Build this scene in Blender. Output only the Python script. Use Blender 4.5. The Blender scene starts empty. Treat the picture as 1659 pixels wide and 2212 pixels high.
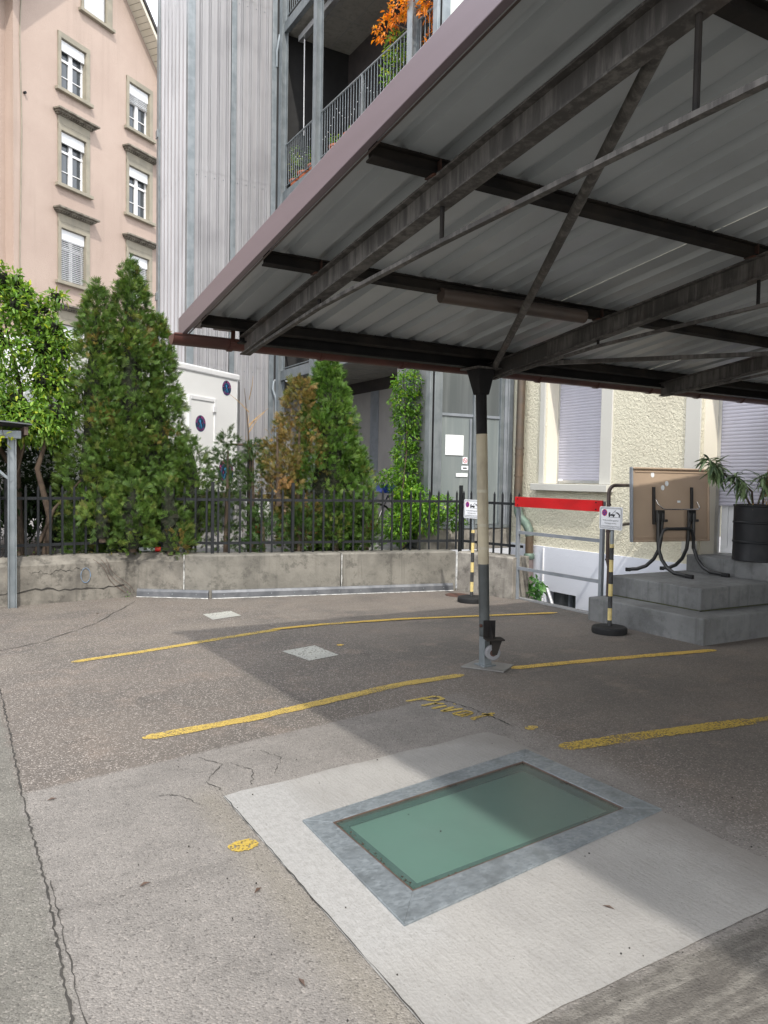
import bpy, bmesh, math, random
import numpy as np
from mathutils import Vector, Matrix, Euler
random.seed(7); RNG = np.random.default_rng(11)
R = math.radians
S = bpy.context.scene
COL = S.collection

# ------------------------------------------------------------------ camera
cam = bpy.data.cameras.new('camera'); co = bpy.data.objects.new('camera', cam); COL.objects.link(co)
S.camera = co
cam.sensor_fit = 'VERTICAL'; cam.sensor_height = 36.0; cam.lens = 36.0*1662/2212
cam.clip_start = .05; cam.clip_end = 2000
PITCH, ROLL, YAW, EYE = R(-2.48), R(1.0), R(-30), 1.55
co.matrix_world = Matrix.Translation((0, 0, EYE)) @ Matrix.Rotation(YAW, 4, 'Z') @ Matrix.Rotation(R(90)+PITCH, 4, 'X') @ Matrix.Rotation(ROLL, 4, 'Z')

# ------------------------------------------------------------------ sky, sun, exposure
LDIR = Vector((.235, .85, -1.0)).normalized()          # the way sunlight travels
w = bpy.data.worlds.new('World'); S.world = w; w.use_nodes = True
wn = w.node_tree; wn.nodes.clear()
sky = wn.nodes.new('ShaderNodeTexSky'); sky.sky_type = 'NISHITA'; sky.sun_disc = False
sky.sun_elevation = math.asin(-LDIR.z); sky.sun_rotation = math.atan2(-LDIR.x, -LDIR.y)
sky.altitude = 400; sky.air_density = 1.0; sky.dust_density = 3.5; sky.ozone_density = 1.0
# thin broken cloud over the whole sky
tc = wn.nodes.new('ShaderNodeTexCoord'); cn = wn.nodes.new('ShaderNodeTexNoise'); cn.inputs['Scale'].default_value = 2.2; cn.inputs['Detail'].default_value = 7
cr = wn.nodes.new('ShaderNodeValToRGB'); cr.color_ramp.elements[0].position = .35; cr.color_ramp.elements[1].position = .62
mx = wn.nodes.new('ShaderNodeMix'); mx.data_type = 'RGBA'; mx.inputs['B'].default_value = (15.0, 15.3, 15.8, 1)
bg = wn.nodes.new('ShaderNodeBackground'); bg.inputs['Strength'].default_value = .15
wo = wn.nodes.new('ShaderNodeOutputWorld')
wn.links.new(tc.outputs['Generated'], cn.inputs['Vector']); wn.links.new(cn.outputs['Fac'], cr.inputs['Fac'])
wn.links.new(cr.outputs['Color'], mx.inputs['Factor']); wn.links.new(sky.outputs['Color'], mx.inputs['A'])
wn.links.new(mx.outputs['Result'], bg.inputs['Color']); wn.links.new(bg.outputs['Background'], wo.inputs['Surface'])
sl = bpy.data.lights.new('sun', 'SUN'); so = bpy.data.objects.new('sun', sl); COL.objects.link(so)
sl.energy = 2.5; sl.angle = R(1.3); sl.color = (1, .95, .87)
so.rotation_euler = LDIR.to_track_quat('-Z', 'Y').to_euler()
S.view_settings.view_transform = 'Standard'; S.view_settings.look = 'None'
S.view_settings.exposure = .58; S.view_settings.gamma = 1
S.render.engine = 'CYCLES'
S.cycles.max_bounces = 8; S.cycles.diffuse_bounces = 5; S.cycles.transparent_max_bounces = 24
S.cycles.use_denoising = True

# ------------------------------------------------------------------ materials
class NT:
    def __init__(s, name):
        s.m = bpy.data.materials.new(name); s.m.use_nodes = True; s.t = s.m.node_tree; s.t.nodes.clear()
        s.out = s.n('ShaderNodeOutputMaterial'); s.tc = s.n('ShaderNodeTexCoord'); s.P = s.tc.outputs['Object']
    def n(s, t, **k):
        x = s.t.nodes.new(t)
        for a, b in k.items(): setattr(x, a, b)
        return x
    def l(s, a, b):
        if isinstance(a, (int, float, tuple)): b.default_value = a
        else: s.t.links.new(a, b)
    def math(s, op, a, b=0, c=None, clamp=False):
        x = s.n('ShaderNodeMath', operation=op); x.use_clamp = clamp
        s.l(a, x.inputs[0]); s.l(b, x.inputs[1])
        if c is not None: s.l(c, x.inputs[2])
        return x.outputs[0]
    def noise(s, scale, detail=3, rough=.55, vec=None, dist=0):
        x = s.n('ShaderNodeTexNoise'); x.inputs['Scale'].default_value = scale; x.inputs['Detail'].default_value = detail
        x.inputs['Roughness'].default_value = rough; x.inputs['Distortion'].default_value = dist
        s.l(vec or s.P, x.inputs['Vector']); return x.outputs['Fac']
    def voro(s, scale, out='Distance', feature='F1', vec=None, rnd=1):
        x = s.n('ShaderNodeTexVoronoi', feature=feature); x.inputs['Scale'].default_value = scale; x.inputs['Randomness'].default_value = rnd
        s.l(vec or s.P, x.inputs['Vector']); return x.outputs[out]
    def mapv(s, scale=(1, 1, 1), rot=(0, 0, 0), loc=(0, 0, 0), vec=None):
        x = s.n('ShaderNodeMapping'); x.inputs['Scale'].default_value = scale; x.inputs['Rotation'].default_value = rot; x.inputs['Location'].default_value = loc
        s.l(vec or s.P, x.inputs['Vector']); return x.outputs[0]
    def ramp(s, f, stops):
        x = s.n('ShaderNodeValToRGB'); e = x.color_ramp.elements
        while len(e) < len(stops): e.new(.5)
        for i, (p, c) in enumerate(stops):
            e[i].position = p; e[i].color = c if len(c) == 4 else (*c, 1)
        s.l(f, x.inputs[0]); return x.outputs[0]
    def step(s, f, a, b):
        x = s.n('ShaderNodeMapRange'); x.interpolation_type = 'SMOOTHSTEP'; s.l(f, x.inputs[0])
        x.inputs[1].default_value = a; x.inputs[2].default_value = b; return x.outputs[0]
    def mix(s, f, a, b, mode='MIX'):
        x = s.n('ShaderNodeMix', data_type='RGBA', blend_type=mode); s.l(f, x.inputs['Factor'])
        for v, k in ((a, 'A'), (b, 'B')):
            s.l((*v, 1) if isinstance(v, tuple) and len(v) == 3 else v, x.inputs[k])
        return x.outputs['Result']
    def xyz(s):
        x = s.n('ShaderNodeSeparateXYZ'); s.l(s.P, x.inputs[0]); return x.outputs
    def bsdf(s, color, rough=.6, metal=0, bump=None, bstr=.3, bdist=.01, **k):
        b = s.n('ShaderNodeBsdfPrincipled'); s.l((*color, 1) if isinstance(color, tuple) and len(color) == 3 else color, b.inputs['Base Color'])
        s.l(rough, b.inputs['Roughness']); s.l(metal, b.inputs['Metallic'])
        for a, v in k.items(): s.l(v, b.inputs[a.replace('_', ' ')])
        if bump is not None:
            x = s.n('ShaderNodeBump'); x.inputs['Strength'].default_value = bstr; x.inputs['Distance'].default_value = bdist
            s.l(bump, x.inputs['Height']); s.l(x.outputs[0], b.inputs['Normal'])
        s.b = b; s.l(b.outputs[0], s.out.inputs[0]); return s.m

def M(name, c, c2=None, scale=4, rough=.6, metal=0, bump=0, bscale=60, streak=None, detail=4, bdist=.004, spec=None):
    """base colour with blotches, optional vertical streak stains, fine relief"""
    t = NT(name); c2 = c2 or tuple(v*.8 for v in c)
    f = t.step(t.noise(scale, detail), .35, .68); col = t.mix(f, c, c2)
    if streak:
        sc, amount, fx = streak
        g = t.step(t.noise(1, 4, .6, t.mapv((fx, fx, sc))), .45, .75)
        col = t.mix(t.math('MULTIPLY', g, amount), col, tuple(v*.35 for v in c))
    rn = t.math('MULTIPLY_ADD', t.noise(scale*3, 3), .25, rough-.12)
    k = {}
    if spec is not None: k['Specular_IOR_Level'] = spec
    return t.bsdf(col, rn, metal, t.noise(bscale, 3) if bump else None, bump, bdist, **k)

MT = {}
def reg(k, m): MT[k] = m; return m
reg('galv', M('galvanised_steel', (.25, .275, .29), (.19, .215, .23), 5, .42, .55, .05, 40, (1.2, .25, 14)))
reg('darkiron', M('anthracite_painted_iron', (.018, .020, .022), (.012, .013, .015), 6, .6, 0, .1, 80, spec=.2))
reg('black', M('black_paint', (.008, .008, .009), (.014, .013, .013), 7, .6, 0, .1, 60, spec=.15))
reg('white', M('white_paint', (.78, .78, .78), (.70, .70, .71), 3, .5))
reg('trailerwhite', M('white_trailer_skin', (.80, .80, .79), (.76, .76, .75), 1.2, .35, 0, .04, 30))
reg('greyframe', M('grey_painted_steel', (.25, .27, .30), (.20, .22, .24), 5, .45, .2))
reg('redboard', M('red_enamel_board', (.50, .012, .016), (.40, .014, .016), 3, .34, 0, .05, 8, (6, .25, 3)))
reg('gutter', M('red_brown_gutter', (.095, .034, .026), (.065, .026, .022), 4, .42, .1, .1, 50))
reg('halfpipe', M('brown_plastic_pipe', (.075, .055, .045), (.055, .042, .036), 4, .45))
reg('alu', M('bare_aluminium', (.6, .6, .6), (.5, .5, .5), 4, .35, .8))
reg('chrome', M('chrome_steel', (.75, .73, .7), (.6, .58, .55), 6, .2, 1))
reg('rubber', M('black_rubber', (.016, .016, .017), (.024, .024, .024), 5, .7, 0, .1, 40, spec=.2))
reg('wheelgrey', M('grey_rubber_wheel', (.22, .22, .23), (.17, .17, .18), 8, .55))
reg('rust', M('rusty_steel', (.10, .04, .025), (.05, .03, .025), 14, .8, .1, .3, 80))
reg('yellowpaint', M('faded_yellow_paint', (.62, .49, .20), (.5, .4, .17), 20, .6))
reg('blackband', M('black_band_paint', (.02, .02, .022), (.04, .04, .04), 20, .6))
reg('tabletop', M('beige_plastic_table', (.40, .30, .215), (.36, .27, .195), 2, .5))
reg('tableblack', M('black_tube_enamel', (.016, .016, .017), (.02, .02, .02), 4, .32))
reg('drum', M('black_oil_drum', (.007, .008, .010), (.012, .012, .014), 6, .48, 0, .08, 12, spec=.3))
reg('bark', M('bark', (.085, .06, .04), (.05, .035, .025), 12, .9, 0, .6, 40))
reg('terracotta', M('terracotta', (.42, .13, .06), (.34, .10, .05), 8, .8))
reg('blue', M('blue_tarp', (.02, .05, .28), (.015, .035, .2), 4, .4))
reg('redbag', M('red_fabric', (.55, .01, .015), (.45, .01, .012), 6, .5))
reg('brownplastic', M('brown_plastic_shell', (.27, .18, .13), (.22, .15, .11), 3, .45))
reg('wood', M('dark_stained_wood', (.09, .055, .04), (.06, .04, .03), 9, .6, 0, .2, 50))
reg('corpse', M('dry_leaf', (.42, .27, .10), (.35, .2, .07), 20, .7))
reg('stonetrim', M('sandstone_trim', (.30, .27, .21), (.24, .22, .175), 2.5, .8, 0, .15, 60))
reg('cornice', M('weathered_cornice', (.12, .105, .085), (.24, .22, .18), 5, .85, 0, .3, 50))
reg('slat', M('grey_shutter_slat', (.44, .43, .49), (.40, .39, .45), 1.5, .45))
reg('blindbox', M('white_blind', (.72, .73, .74), (.66, .67, .68), 2, .5))
reg('soffitwood', M('cream_boarded_soffit', (.66, .62, .52), (.6, .56, .46), 3, .6))
reg('rooftile', M('dark_roof_tile', (.03, .026, .026), (.05, .045, .042), 8, .7, 0, .4, 20))
reg('brownpipe', M('brown_metal_pipe', (.055, .038, .034), (.07, .05, .045), 5, .4, .3))
reg('copper', M('aged_copper_pipe', (.13, .09, .06), (.09, .075, .06), 3, .45, .4, .05, 30, (1.0, .3, 20)))
reg('verdigris', M('verdigris_copper', (.13, .19, .15), (.10, .13, .11), 9, .6, .3))
reg('castpipe', M('cast_iron_pipe', (.19, .15, .145), (.15, .12, .115), 6, .6, .2))
reg('paper', M('white_paper', (.75, .77, .78), (.7, .72, .73), 30, .7))
reg('signwhite', M('white_enamel_sign', (.80, .81, .84), (.76, .77, .80), 6, .25))
reg('ink', M('black_ink', (.02, .02, .025), (.02, .02, .025), 4, .5))
reg('inkred', M('red_ink', (.5, .02, .05), (.45, .02, .05), 4, .5))
reg('inkblue', M('blue_ink', (.03, .05, .30), (.03, .05, .28), 4, .5))
reg('navy', M('navy_vinyl', (.008, .010, .03), (.01, .011, .034), 4, .4))
reg('neonpink', M('pink_vinyl', (.85, .10, .42), (.8, .1, .4), 4, .4))
reg('neonblue', M('light_blue_vinyl', (.06, .30, .55), (.06, .27, .5), 4, .4))
reg('greypanel', M('grey_van_panel', (.30, .31, .32), (.25, .26, .27), 2, .4))
reg('plankgrey', M('grey_painted_boards', (.30, .29, .28), (.26, .25, .245), 2, .6))
reg('darkroom', M('dark_interior', (.014, .014, .015), (.02, .02, .02), 2, .8))  # near-black colour standing in for the darkness of unlit rooms
reg('render_dark', M('grey_render', (.22, .22, .22), (.18, .18, .18), 2, .9))
reg('soil', M('garden_soil', (.045, .033, .022), (.03, .022, .016), 10, .95, 0, .8, 30, bdist=.02))
reg('sealant', M('white_sealant', (.5, .5, .48), (.2, .2, .19), 15, .8))
reg('flashing', M('lead_flashing', (.10, .105, .115), (.16, .165, .175), 6, .5, .4, .1, 20))
reg('crack', M('dark_crack', (.028, .026, .023), (.045, .041, .036), 20, .95))
reg('curtain', M('curtain', (.35, .35, .36), (.25, .25, .26), 6, .9))

def glass_mat(name, tint=(.05, .06, .07), rough=.06, alpha=None):
    t = NT(name); return t.bsdf(tint, rough, 0, t.noise(.7, 1), .02, .05, Specular_IOR_Level=.9)
reg('pane', glass_mat('window_glass'))

def sheet_mat():   # canopy sheet underside: pale grey coated steel with dirt specks
    t = NT('coated_roof_sheet')
    col = t.mix(t.step(t.noise(1.4, 5), .3, .7), (.40, .425, .44), (.335, .358, .372))
    sp = t.step(t.noise(1, 5, .7, t.mapv((30, 9, 9))), .62, .74)
    big = t.step(t.noise(3.1, 3), .5, .7)
    col = t.mix(t.math('MULTIPLY', t.math('MULTIPLY', sp, big), .55), col, (.13, .125, .12))
    return t.bsdf(col, .38, .15, t.noise(25, 2), .03, .003)
reg('sheet', sheet_mat())

def beam_mat():
    t = NT('dirty_weathered_beam')
    n = t.math('ADD', t.math('MULTIPLY', t.noise(1, 5, .7, t.mapv((22, 22, 2.2))), .6), t.math('MULTIPLY', t.noise(2.2, 5), .4))
    a = t.step(n, .44, .62); b = t.noise(3.0, 4)
    col = t.mix(a, (.050, .046, .043), (.135, .126, .117))
    col = t.mix(t.step(b, .55, .75), col, (.065, .045, .036))
    return t.bsdf(col, .75, .1, t.noise(50, 4), .25, .003)
reg('beam', beam_mat())
reg('purlin', M('dark_purlin_steel', (.013, .012, .012), (.028, .024, .021), 5, .7, 0, .15, 50, spec=.15))

def fascia_mat():
    t = NT('brown_anodised_fascia')
    col = t.mix(t.noise(1, 3, .5, t.mapv((2, .5, 14))), (.19, .152, .172), (.155, .122, .138))
    return t.bsdf(col, .34, .35, t.noise(9, 2), .02, .004)
reg('fascia', fascia_mat())

def stucco_mat(name, c, c2, sc, strength, dist, fade=2.0):
    t = NT(name)
    h = t.math('ADD', t.noise(sc, 4, .55, None, .6), t.math('MULTIPLY', t.noise(sc*4, 2), .25))
    dirt = t.step(t.noise(1.1, 5), .5, .75)
    col = t.mix(t.math('MULTIPLY', dirt, .5), c, c2)
    return t.bsdf(col, .9, 0, h, strength, dist)
reg('stucco', stucco_mat('cream_roughcast', (.64, .605, .475), (.50, .46, .36), 27, 1.0, .032))
reg('creamsmooth', stucco_mat('cream_smooth_plaster', (.66, .62, .52), (.58, .53, .42), 30, .12, .01))
reg('plinth', stucco_mat('white_plinth_plaster', (.66, .68, .74), (.58, .60, .66), 14, .25, .012))
def pink_mat():
    t = NT('salmon_render'); h = t.math('ADD', t.noise(26, 4, .55, None, .6), t.math('MULTIPLY', t.noise(90, 2), .3))
    col = t.mix(t.step(t.noise(.45, 5, .6), .3, .7), (.43, .338, .285), (.385, .298, .25))
    col = t.mix(t.math('MULTIPLY', t.step(t.noise(1, 5, .6, t.mapv((2.2, 2.2, .16))), .50, .74), .30), col, (.25, .20, .165))
    return t.bsdf(col, .9, 0, h, .5, .02)
reg('pink', pink_mat())
reg('pink_side', stucco_mat('salmon_render', (.42, .33, .278), (.385, .302, .255), 26, .45, .02))
reg('trimgrey', stucco_mat('pale_stone_surround', (.50, .49, .45), (.42, .41, .37), 20, .15, .01))

def concrete_mat(name, c, c2, stain=.5, mossy=False, scale=2.2):
    t = NT(name); x, y, z = t.xyz()
    col = t.mix(t.step(t.noise(scale, 6, .6), .32, .68), c, c2)
    sp = t.step(t.noise(4.5, 6, .75), .50, .64)
    col = t.mix(t.math('MULTIPLY', sp, stain), col, tuple(v*.45 for v in c2))
    run = t.step(t.noise(1, 4, .6, t.mapv((11, 11, .7))), .52, .72)
    col = t.mix(t.math('MULTIPLY', run, .45), col, tuple(v*.5 for v in c2))
    if mossy:
        ms = t.step(t.noise(14, 4), .52, .66)
        col = t.mix(t.math('MULTIPLY', ms, .10), col, (.06, .065, .025))
    h = t.math('ADD', t.noise(35, 5, .65), t.math('MULTIPLY', t.noise(6, 3), .8))
    return t.bsdf(col, .88, 0, h, .45, .012)
reg('wallconc', concrete_mat('weathered_concrete', (.20, .188, .162), (.118, .111, .096), .6))
reg('wallold', concrete_mat('old_cracked_render', (.21, .194, .166), (.11, .101, .087), .65, False, 3.5))
reg('wallpale', concrete_mat('patched_pale_concrete', (.29, .27, .235), (.17, .155, .135), .6, False, 5))
reg('capconc', concrete_mat('pale_coping', (.36, .335, .285), (.27, .25, .21), .3))
reg('stepconc', concrete_mat('step_concrete', (.175, .178, .177), (.125, .127, .127), .35, True))
reg('soffit', concrete_mat('board_marked_soffit', (.27, .26, .23), (.22, .21, .19), .3))
reg('yardback', concrete_mat('rear_yard_asphalt', (.24, .235, .23), (.18, .175, .17), .3))

def ground_mat():
    t = NT('patched_asphalt'); x, y, z = t.xyz()
    jit = t.math('MULTIPLY', t.math('SUBTRACT', t.noise(7, 4), .5), .10)
    fine = t.math('MULTIPLY', t.math('SUBTRACT', t.noise(40, 3), .5), .05)
    xj = t.math('ADD', t.math('ADD', x, jit), fine); yj = t.math('ADD', t.math('ADD', y, jit), fine)
    lo = t.noise(.8, 5, .6); mid = t.noise(3.2, 5, .6)
    # aggregate: one random tone per stone
    vc = t.n('ShaderNodeTexVoronoi'); vc.inputs['Scale'].default_value = 140; t.l(t.P, vc.inputs['Vector'])
    sepc = t.n('ShaderNodeSeparateColor'); t.l(vc.outputs['Color'], sepc.inputs[0]); rnd = sepc.outputs[0]; rnd2 = sepc.outputs[1]
    edge = vc.outputs['Distance']
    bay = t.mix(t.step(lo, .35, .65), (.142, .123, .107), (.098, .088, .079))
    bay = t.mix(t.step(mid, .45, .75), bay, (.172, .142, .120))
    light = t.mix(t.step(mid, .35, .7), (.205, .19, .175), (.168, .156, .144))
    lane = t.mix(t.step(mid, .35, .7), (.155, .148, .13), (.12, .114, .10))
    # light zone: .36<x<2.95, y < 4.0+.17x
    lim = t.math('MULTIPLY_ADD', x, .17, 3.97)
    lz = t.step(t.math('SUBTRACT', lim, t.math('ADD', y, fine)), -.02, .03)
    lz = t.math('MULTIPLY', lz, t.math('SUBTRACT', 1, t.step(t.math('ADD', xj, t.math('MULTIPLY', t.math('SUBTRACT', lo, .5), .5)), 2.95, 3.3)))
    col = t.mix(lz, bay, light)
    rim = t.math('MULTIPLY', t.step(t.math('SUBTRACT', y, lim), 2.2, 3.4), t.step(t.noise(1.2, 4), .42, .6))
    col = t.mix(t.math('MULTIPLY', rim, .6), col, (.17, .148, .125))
    ln = t.math('SUBTRACT', 1, t.step(xj, .30, .36))
    col = t.mix(ln, col, lane)
    # bottom-right tarry strip with rubbed pale streaks
    br = t.math('MULTIPLY', t.math('SUBTRACT', 1, t.step(yj, 1.60, 1.66)), t.step(xj, 1.17, 1.2))
    stv = t.noise(1, 4, .6, t.mapv((1.6, 15, 1), (0, 0, R(-14))))
    col = t.mix(br, col, t.mix(t.math('MULTIPLY', t.step(t.math('ADD', t.math('MULTIPLY', stv, .7), t.math('MULTIPLY', t.noise(14, 4, .7), .3)), .44, .66), .75), (.10, .092, .082), (.24, .226, .2)))
    # dusting near the seam
    d1 = t.math('MULTIPLY', t.math('SUBTRACT', 1, t.step(t.math('ABSOLUTE', t.math('SUBTRACT', xj, 1.12)), .0, .16)), t.math('SUBTRACT', 1, t.step(y, 3.5, 3.8)))
    col = t.mix(t.math('MULTIPLY', d1, .55), col, (.20, .18, .145))
    # oil spots
    oil = t.step(t.noise(1.7, 4, .5, t.mapv((1, 1.6, 1), (0, 0, .3), (3, 1, 0))), .66, .76)
    col = t.mix(t.math('MULTIPLY', oil, .55), col, (.05, .045, .04))
    g1 = t.step(t.noise(26, 4, .65), .35, .7); col = t.mix(t.math('MULTIPLY', g1, .28), col, t.mix(.45, col, (.02, .018, .016)))
    tyre = t.step(t.noise(1, 3, .6, t.mapv((.7, 5, 1), (0, 0, R(-8)))), .55, .75); col = t.mix(t.math('MULTIPLY', tyre, .28), col, (.075, .068, .062))
    nbr = t.math('MULTIPLY', t.math('MULTIPLY_ADD', br, -.75, 1), t.math('SUBTRACT', 1, t.math('MULTIPLY', t.math('MAXIMUM', t.math('MAXIMUM', lz, ln), t.step(x, 2.6, 4.2)), .62))); bright = t.math('MULTIPLY', t.step(rnd, .79, .97), nbr); dark = t.step(rnd, .16, .0)
    stone = t.mix(.35, t.mix(rnd2, (.52, .46, .41), (.40, .37, .345)), col)
    col = t.mix(t.math('MULTIPLY', bright, .8), col, stone)
    col = t.mix(t.math('MULTIPLY', dark, .55), col, (.05, .045, .042))
    h = t.math('SUBTRACT', t.math('ADD', t.noise(60, 4, .6), t.math('MULTIPLY', t.noise(2.5, 3), .5)), t.math('MULTIPLY', edge, .9))
    return t.bsdf(col, t.math('MULTIPLY_ADD', mid, .2, .72), 0, h, .55, .006, Specular_IOR_Level=.35)
reg('asphalt', ground_mat())

def slab_mat():
    t = NT('brushed_concrete_slab'); x, y, z = t.xyz()
    lo = t.noise(1.6, 5, .6); br = t.noise(1, 4, .6, t.mapv((60, 7, 1), (0, 0, R(24))))
    col = t.mix(t.step(lo, .35, .65), (.285, .276, .26), (.235, .228, .216))
    col = t.mix(t.math('MULTIPLY', t.step(br, .5, .7), .45), col, (.21, .20, .185))
    vc = t.voro(40, 'Distance'); pit = t.math('SUBTRACT', 1, t.step(vc, .05, .11)); pm = t.step(t.noise(9, 2), .50, .60)
    col = t.mix(t.math('MULTIPLY', pit, pm), col, (.09, .08, .075))
    # new mortar round the frame
    k = t.math('MULTIPLY', t.math('SUBTRACT', 1, t.step(t.math('ADD', x, t.math('MULTIPLY', t.math('SUBTRACT', t.noise(5, 3), .5), .08)), 1.44, 1.58)), t.step(y, 1.95, 2.2))
    col = t.mix(t.math('MULTIPLY', k, .8), col, t.mix(t.step(t.noise(30, 4), .4, .65), (.31, .305, .295), (.268, .264, .254)))
    # traffic dirt creeping in from the right and far edges
    dx = t.step(t.math('ADD', x, t.math('MULTIPLY', t.math('SUBTRACT', t.noise(6, 5, .7), .5), .5)), 2.55, 3.0)
    dy = t.step(t.math('ADD', y, t.math('MULTIPLY', t.math('SUBTRACT', t.noise(6, 5, .7), .5), .4)), 3.55, 3.8)
    col = t.mix(t.math('MULTIPLY', t.math('MAXIMUM', dx, dy), .75), col, (.17, .155, .14))
    sp = t.step(t.noise(110, 3, .7), .52, .68)
    col = t.mix(t.math('MULTIPLY', sp, .5), col, (.18, .17, .155))
    h = t.math('ADD', t.math('MULTIPLY', br, 1.0), t.noise(80, 3))
    return t.bsdf(col, .85, 0, h, .5, .006)
reg('slab', slab_mat())

def worn_paint(name, c, c2, wear=.5, scale=95):
    t = NT(name)
    f = t.noise(scale, 4, .7); g = t.noise(2.3, 3)
    k = t.math('ADD', f, t.math('MULTIPLY', t.math('SUBTRACT', g, .5), .35))
    a = t.step(k, wear-.06, wear+.05)
    m = t.bsdf(t.mix(t.step(g, .35, .65), c, c2), .7, 0, t.noise(90, 3), .3, .003)
    t.l(t.math('MULTIPLY', a, 1.0), t.b.inputs['Alpha']); return m
reg('line_new', worn_paint('yellow_road_paint', (.50, .36, .085), (.41, .29, .07), .46, 110))
reg('line_worn', worn_paint('worn_yellow_road_paint', (.52, .35, .06), (.46, .30, .06), .44))
reg('line_faint', worn_paint('faint_yellow_road_paint', (.45, .31, .05), (.38, .27, .05), .475, 75))
reg('line_word', worn_paint('brushed_yellow_word', (.46, .34, .08), (.38, .28, .07), .40, 80))
reg('patchwhite', worn_paint('pale_patch', (.38, .38, .345), (.30, .30, .275), .40, 45))

def green_glass():
    t = NT('thick_green_walk_on_glass')
    tr = t.n('ShaderNodeBsdfTransparent'); tr.inputs[0].default_value = (.64, .84, .77, 1)
    gl = t.n('ShaderNodeBsdfGlossy'); gl.inputs['Roughness'].default_value = .22
    df = t.n('ShaderNodeBsdfDiffuse'); df.inputs[0].default_value = (.16, .21, .195, 1)
    fr = t.n('ShaderNodeFresnel'); fr.inputs[0].default_value = 1.3
    m0 = t.n('ShaderNodeMixShader'); dust = t.math('MULTIPLY_ADD', t.step(t.noise(3.5, 5, .65), .3, .8), .10, .22); t.l(dust, m0.inputs[0])
    t.l(tr.outputs[0], m0.inputs[1]); t.l(df.outputs[0], m0.inputs[2])
    m1 = t.n('ShaderNodeMixShader'); t.l(fr.outputs[0], m1.inputs[0]); t.l(m0.outputs[0], m1.inputs[1]); t.l(gl.outputs[0], m1.inputs[2])
    t.l(m1.outputs[0], t.out.inputs[0]); return t.m
reg('greenglass', green_glass())
def spangle():
    t = NT('spangled_galvanised_plate'); v = t.n('ShaderNodeTexVoronoi'); v.inputs['Scale'].default_value = 55; t.l(t.mapv((1, 1.6, 1), (0, 0, .5)), v.inputs['Vector'])
    sc = t.n('ShaderNodeSeparateColor'); t.l(v.outputs['Color'], sc.inputs[0]); n = t.noise(5, 4)
    col = t.mix(sc.outputs[0], (.18, .203, .218), (.25, .277, .295)); col = t.mix(t.step(n, .5, .7), col, (.15, .168, .178))
    return t.bsdf(col, t.math('MULTIPLY_ADD', sc.outputs[1], .25, .38), .45, t.noise(40, 2), .04, .003)
reg('spangle', spangle())
reg('frosted', M('frosted_green_diffuser', (.245, .305, .283), (.22, .278, .257), 2.5, .8))
reg('glassedge', M('dark_green_glass_edge', (.055, .10, .10), (.065, .115, .112), 4, .2))

def clad_mat(name, c, c2, rough=.38, metal=.25):
    t = NT(name)
    n = t.noise(1, 4, .6, t.mapv((6, 6, .35))); r2 = t.noise(.6, 3)
    col = t.mix(t.step(n, .4, .7), c, c2); col = t.mix(t.step(r2, .5, .8), col, tuple(v*.85 for v in c2))
    return t.bsdf(col, t.math('MULTIPLY_ADD', n, .25, rough-.1), metal, t.noise(2.0, 2), .06, .02)
reg('clad', clad_mat('silver_grey_cladding', (.355, .35, .36), (.275, .272, .282)))
reg('polycarb', clad_mat('ribbed_glazing', (.165, .19, .19), (.215, .235, .23), .22, 0))
reg('polydark', clad_mat('dark_ribbed_glazing', (.085, .095, .095), (.12, .13, .13), .2, 0))
reg('palepanel', clad_mat('pale_corrugated_plastic', (.60, .66, .62), (.5, .57, .53), .4, 0))

def leaf_mat(name, trans=.35, rough=.5):
    t = NT(name); a = t.n('ShaderNodeAttribute', attribute_name='Col')
    b = t.n('ShaderNodeBsdfPrincipled'); t.l(a.outputs['Color'], b.inputs['Base Color']); b.inputs['Roughness'].default_value = rough
    b.inputs['Specular IOR Level'].default_value = .35
    tr = t.n('ShaderNodeBsdfTranslucent')
    hs = t.n('ShaderNodeHueSaturation'); hs.inputs['Value'].default_value = 1.5; hs.inputs['Saturation'].default_value = 1.1; t.l(a.outputs['Color'], hs.inputs['Color']); t.l(hs.outputs[0], tr.inputs['Color'])
    mx = t.n('ShaderNodeMixShader'); mx.inputs[0].default_value = trans
    t.l(b.outputs[0], mx.inputs[1]); t.l(tr.outputs[0], mx.inputs[2]); t.l(mx.outputs[0], t.out.inputs[0]); return t.m
reg('leaf', leaf_mat('leaf_foliage', .38, .42))
reg('needle', leaf_mat('conifer_foliage', .22, .6))
reg('coreshade', M('crown_shade_dark', (.010, .016, .005), (.013, .014, .006), 15, .95, 0, 1, 25, bdist=.03))  # near-black colour standing in for shade deep inside the crowns
reg('longleaf', M('leathery_green_leaf', (.15, .23, .10), (.20, .28, .13), 14, .42))

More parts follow.
